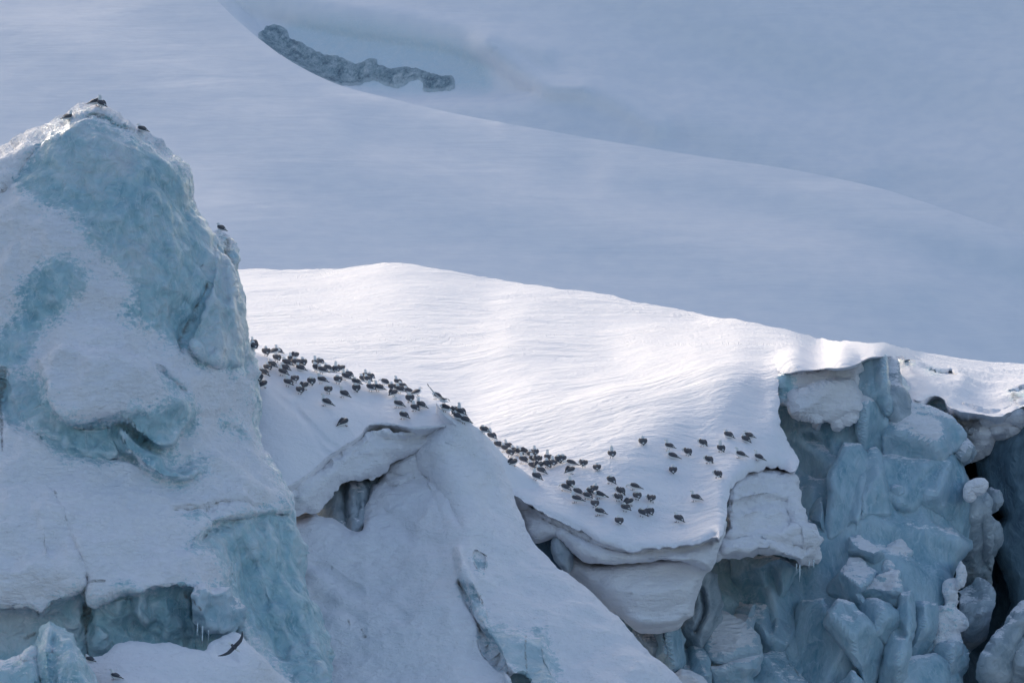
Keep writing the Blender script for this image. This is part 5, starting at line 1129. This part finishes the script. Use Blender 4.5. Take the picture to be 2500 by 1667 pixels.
flock(11, [
 (122, 155, 60, 'stand', 'upper of two gulls half hidden by the right edge of the ice tower'),
 (125, 232, 20, 'hunch', 'lower of two gulls half hidden by the right edge of the ice tower'),
 (325, 322, 20, 'hunch', 'hunched gull standing alone just right of the two at the tower edge'),
 (505, 290, 65, 'stand', 'long-backed gull on the crest behind a white-fronted one, top left of flock'),
 (470, 300, -60, 'bow', 'white-fronted gull bending down between two dark ones, top left of flock'),
 (492, 418, 20, 'hunch', 'gull standing in front of the white-fronted one, thin legs showing'),
 (640, 495, 60, 'hunch', 'gull just down-slope right of the white-fronted one, tail to the right'),
 (722, 420, 35, 'stand', 'large gull seen from behind at the top of the tight group of four'),
 (795, 370, -30, 'preen', 'gull preening behind the large one in the tight group of four'),
 (792, 492, 30, 'hunch', 'lower left gull of the tight group of four on the crest'),
 (908, 490, 20, 'hunch', 'rightmost gull of the tight group of four on the crest'),
 (862, 552, 70, 'sit', 'gull crouched flat on the snow directly below the tight group of four'),
 (400, 520, 60, 'hunch', 'upper gull of the pair below the first hunched one, tail down-slope'),
 (348, 575, 30, 'hunch', 'lower gull of the pair below the first hunched one'),
 (612, 575, 60, 'hunch', 'rear gull of the overlapping pair in the middle of the left group'),
 (572, 640, 60, 'stand', 'front gull of the overlapping pair in the middle of the left group'),
 (200, 735, 20, 'hunch', 'dark-backed gull closest to the tower edge, in front of another'),
 (262, 650, 60, 'hunch', 'gull behind the dark-backed one closest to the tower edge'),
 (292, 832, -50, 'preen', 'gull preening beside the tower edge, at the head of the groove in the snow'),
 (665, 812, 35, 'stand', 'left one of two gulls side by side below the overlapping pair'),
 (785, 750, 10, 'hunch', 'right one of two gulls side by side below the overlapping pair'),
 (862, 932, 10, 'hunch', 'round gull seen squarely from behind, lowest of the left group'),
 (945, 862, -30, 'preen', 'mottled gull preening right behind the round one'),
 (1040, 792, 20, 'tuck', 'gull with its head tucked, above the mottled preening one'),
 (1200, 765, 72, 'stand', 'slim gull with long black tail pointing right, in the centre of the left flock'),
 (1318, 925, 10, 'tuck', 'ball-shaped sleeping gull below the slim long-tailed one'),
 (1548, 985, 75, 'stand', 'gull in profile facing left with tail over open snow, right of the ball-shaped sleeper'),
 (1260, 1118, 85, 'stand', 'gull in full profile looking left, black feet together, standing apart'),
 (1590, 1440, -70, 'preen', 'lowest gull of the left flock, turning its head right above its raised wing'),
 (1470, 768, 20, 'tuck', 'sleeping gull sitting left of the pair with crossed tails'),
 (1762, 898, 10, 'tuck', 'grey gull with tucked head in front of a long dark one, right of the sleepers'),
 (1745, 800, 60, 'tuck', 'long dark gull behind the grey one with tucked head'),
 (1580, 705, 65, 'stand', 'front gull of the pair with crossed tails'),
 (1630, 665, 65, 'hunch', 'rear gull of the pair with crossed tails'),
 (1110, 488, 20, 'alert', 'tall gull with raised neck, highest of the central cluster'),
 (1175, 470, 40, 'tuck', 'small dark gull tight against the right side of the tall one'),
 (1120, 572, 50, 'hunch', 'gull just below the tall one, facing up the slope'),
 (1290, 568, 65, 'hunch', 'broad gull right of the tall one with its tail to the right'),
 (1205, 612, 65, 'hunch', 'gull in front of the broad one, black wingtips pointing right'),
 (1438, 580, 20, 'alert', 'upright gull beside a whitish preening one on the crest'),
 (1532, 580, -40, 'preen', 'whitish preening gull right of the upright one on the crest'),
 (1365, 572, 70, 'sit', 'flat dark gull squeezed between the broad one and the upright one'),
])
flock(12, [
 (195, 238, 60, 'sit', 'low gull peeping out left of the trio on the crest'),
 (262, 205, 20, 'stand', 'tallest gull of the trio on the crest, white crown'),
 (345, 215, 50, 'tuck', 'rear gull of the trio with its tail sticking out right'),
 (290, 275, 40, 'hunch', 'front gull of the trio on the crest'),
 (350, 440, 45, 'stand', 'thick-necked gull below the trio, thin legs on the slope'),
 (490, 440, 65, 'stand', 'gull right of the thick-necked one with its long tail down-slope'),
 (598, 320, 80, 'bow', 'gull bending forward with its tail cocked up to the right'),
 (862, 325, 50, 'stand', 'topmost gull of the dense huddle on the ridge'),
 (760, 430, 20, 'hunch', 'gull on the left side of the dense huddle'),
 (792, 542, -30, 'preen', 'preening gull at the lower left corner of the dense huddle'),
 (900, 475, 60, 'hunch', 'pale gull in the middle of the dense huddle'),
 (950, 400, 65, 'hunch', 'gull at the right rear of the dense huddle'),
 (1062, 462, 80, 'sit', 'dark gull lying just right of the dense huddle'),
 (1250, 522, -80, 'hunch', 'gull turned to face right on the ridge'),
 (1100, 650, 10, 'tuck', 'sleeping gull below the one that faces right'),
 (1285, 765, 65, 'stand', 'rear gull of two standing close together near the end of the ridge'),
 (1192, 822, 40, 'stand', 'front gull of two standing close together near the end of the ridge'),
 (862, 755, 72, 'stand', 'sloping gull with long tail below the dense huddle'),
 (968, 972, 50, 'tuck', 'lowest gull under the dense huddle, sleeping on thin legs above the cornice'),
 (1600, 592, 70, 'preen', 'gull on the crest knoll under the landing gull'),
 (1770, 835, 70, 'preen', 'gull bending its neck just below the crest knoll'),
 (2062, 900, 40, 'alert', 'upright gull on the steep edge right of the knoll'),
 (1975, 880, -30, 'preen', 'ruffled gull left of the upright one on the steep edge'),
 (2130, 1060, 75, 'hunch', 'gull with black tail lying along the steep edge'),
 (2015, 960, 60, 'sit', 'gull half sunk behind the steep edge'),
])
flock(13, [
 (262, 320, 60, 'tuck', 'gull half hidden behind the ridge line, alone on the descent'),
 (385, 420, 45, 'alert', 'gull with its white neck stretched above the ridge line'),
 (490, 530, 50, 'sit', 'dark gull crouched right below the neck-stretching one'),
 (592, 612, 55, 'hunch', 'gull at the upper left end of the crowd in the dip'),
 (650, 575, 50, 'stand', 'white-headed gull at the top of the crowd in the dip'),
 (685, 690, 20, 'tuck', 'small round gull in the left part of the crowd in the dip'),
 (752, 655, 50, 'hunch', 'gull in the very middle of the crowd in the dip'),
 (885, 665, 75, 'preen', 'pale gull with spread tail at the right end of the crowd in the dip'),
 (822, 668, 30, 'hunch', 'gull between the middle one and the pale one of the crowd in the dip'),
 (750, 838, -60, 'preen', 'gull stretching a wing on the left below the crowd in the dip'),
 (880, 800, 60, 'stand', 'standing gull with black tail right of the wing-stretcher'),
 (1015, 718, 20, 'hunch', 'front gull of the pair above the open snow right of the crowd'),
 (1080, 680, 10, 'stand', 'rear gull of the pair above the open snow right of the crowd'),
 (1050, 782, 40, 'hunch', 'gull just under that pair with its head raised, facing away'),
 (1135, 792, -20, 'preen', 'preening gull to the right under that pair'),
 (1032, 865, 60, 'sit', 'gull sitting at the left of the lower chain of four'),
 (1160, 890, -40, 'preen', 'whitish preening gull in the lower chain of four'),
 (1160, 965, 55, 'hunch', 'gull with crossed wingtips in the lower chain of four'),
 (1088, 1062, 60, 'stand', 'lowest gull of the lower chain of four'),
 (1285, 765, 25, 'alert', 'long-necked gull at the top of the trio left of the double lump'),
 (1368, 850, 15, 'stand', 'right gull of the trio left of the double lump, legs apart'),
 (1280, 862, 30, 'hunch', 'lower left gull of the trio left of the double lump'),
 (1462, 790, 10, 'tuck', 'left half of a double lump of two sleeping gulls'),
 (1518, 782, -10, 'tuck', 'right half of a double lump of two sleeping gulls'),
 (1640, 850, 80, 'bow', 'long pale gull stretched to the right above a preening one'),
 (1660, 965, -50, 'preen', 'whitish gull preening directly under the long pale one'),
 (1865, 860, -10, 'preen', 'gull with one wing raised, alone in the middle of the snow'),
 (2075, 898, 5, 'sit', 'round sleeping gull right of the wing-raiser'),
 (2308, 708, 12, 'alert', 'tall lone gull on the snow above the round sleeper'),
 (2285, 1120, 35, 'tuck', 'sleeping gull halfway between the round sleeper and the one facing left'),
])
flock(14, [
 (240, 382, 65, 'bow', 'white-chested gull at the upper left of the lower cluster'),
 (335, 330, 20, 'stand', 'gull right behind the white-chested one'),
 (432, 455, 65, 'hunch', 'gull between the white-chested one and the black-tailed one below'),
 (422, 575, 70, 'stand', 'black-tailed gull at the left of the lower cluster, tail right'),
 (605, 520, 40, 'hunch', 'front gull of the pair touching in the middle left of the lower cluster'),
 (655, 452, 50, 'tuck', 'rear gull of the pair touching in the middle left of the lower cluster'),
 (722, 418, -20, 'hunch', 'gull looking right, top of the lower cluster'),
 (792, 512, 80, 'preen', 'gull with a wing lifted over its white rump'),
 (728, 650, 12, 'hunch', 'gull seen from behind under the wing-lifter'),
 (792, 780, 60, 'tuck', 'gull with tucked head and long thin tail, lower left of cluster'),
 (1118, 900, 10, 'sit', 'lowest gull of the lower cluster, sleeping near the cornice lip'),
 (1130, 450, 30, 'preen', 'fluffed gull in the centre of the slope above a small one'),
 (1102, 552, 30, 'preen', 'small gull standing on one leg under the fluffed one'),
 (1348, 372, 85, 'bow', 'gull in profile bowing left with its tail raised'),
 (1410, 530, 10, 'tuck', 'egg-shaped sleeping gull under the bowing one'),
 (1642, 570, -10, 'preen', 'gull showing both wings while preening, right of the egg-shaped sleeper'),
 (1215, 715, 50, 'tuck', 'brownish sleeping gull in front of a white-bellied one'),
 (1300, 622, -70, 'preen', 'white-bellied gull with tail up to the right behind the brownish sleeper'),
 (1480, 795, 45, 'tuck', 'left gull of the sleeping pair at the bottom right of the cluster'),
 (1610, 748, 10, 'sit', 'right gull of the sleeping pair at the bottom right of the cluster'),
 (2050, 885, 45, 'hunch', 'lone gull near the bend of the lip, tail pointing to the lower right'),
])
flock(15, [
 (190, 355, 10, 'sit', 'gull lying with head turned back, furthest left of the scattered right group'),
 (598, 448, 65, 'stand', 'white-fronted gull at the left of the scattered right group'),
 (650, 578, 80, 'sit', 'gull lying flat directly under the white-fronted one'),
 (902, 540, 20, 'preen', 'gull scratching between the flat one and the long-necked one'),
 (1140, 395, 30, 'preen', 'gull preening its flank at the top middle of the right group'),
 (1430, 482, 15, 'alert', 'long-necked gull standing straight in the right group'),
 (1238, 665, 25, 'preen', 'silvery gull bent over its wing below the long-necked one'),
 (1545, 245, 60, 'sit', 'gull resting highest of all on the right slope'),
 (1870, 255, 70, 'sit', 'rear gull of the close pair at the upper right'),
 (1820, 308, 40, 'sit', 'front gull of the close pair at the upper right'),
 (1728, 578, 75, 'stand', 'gull in profile on thin legs below the close pair'),
 (2015, 622, 70, 'stand', 'rightmost gull on the slope, nearest the cliff edge'),
 (672, 805, 5, 'sit', 'ring-shaped curled gull alone in the middle of the right slope'),
 (1385, 895, 15, 'preen', 'gull preening both shoulders above the snow block'),
 (1022, 1272, 65, 'stand', 'lone standing gull nearest to the top edge of the snow block'),
])
flock(16, [
 (395, 640, -60, 'stand', 'gull perched on the left shoulder of the tower top, looking right'),
 (965, 335, -85, 'hunch', 'gull lying along the tower summit with its tail to the left'),
 (1050, 360, 55, 'alert', 'tall brownish gull at the tower summit beside the lying one'),
 (1890, 850, 75, 'sit', 'gull half hidden behind the right-hand edge of the tower top'),
], size=0.98)
gull(17, 420, 852, 80, 'stand', 'gull walking on the snow bank at the bottom of the picture', size=0.88)
gull(0, 538, 562, 75, 'sit', 'gull barely showing over the shoulder of the tower, halfway down its right side', size=0.9, Y=136.3)
gull(17, 95, 610, 80, 'sit', 'gull mostly hidden between the pale ice spike and the snow bank', size=0.8)

def flier(kind, reg, x, y, Y, rot, label, size=1.0):
    (u, v), = Z(reg, (x, y))
    ob = bpy.data.objects.new('gull', flying_mesh(kind))
    ob.location = ((u - 1250) * K * Y, Y, (833.5 - v) * K * Y)
    ob.rotation_mode = 'XYZ'
    ob.rotation_euler = [R(a) for a in rot]
    ob.scale = (size,) * 3
    COL.objects.link(ob)
    tag(ob, label, 'gull', 'gulls on the wing')
flier('land', 12, 1740, 600, 140.2, (0, -10, 120), 'gull landing on the crest knoll with a wing held up to the left', 1.25)
flier('glide', 17, 1985, 420, 121.5, (62, 38, -22), 'gull flying down to the right under the tower overhang', 0.8)
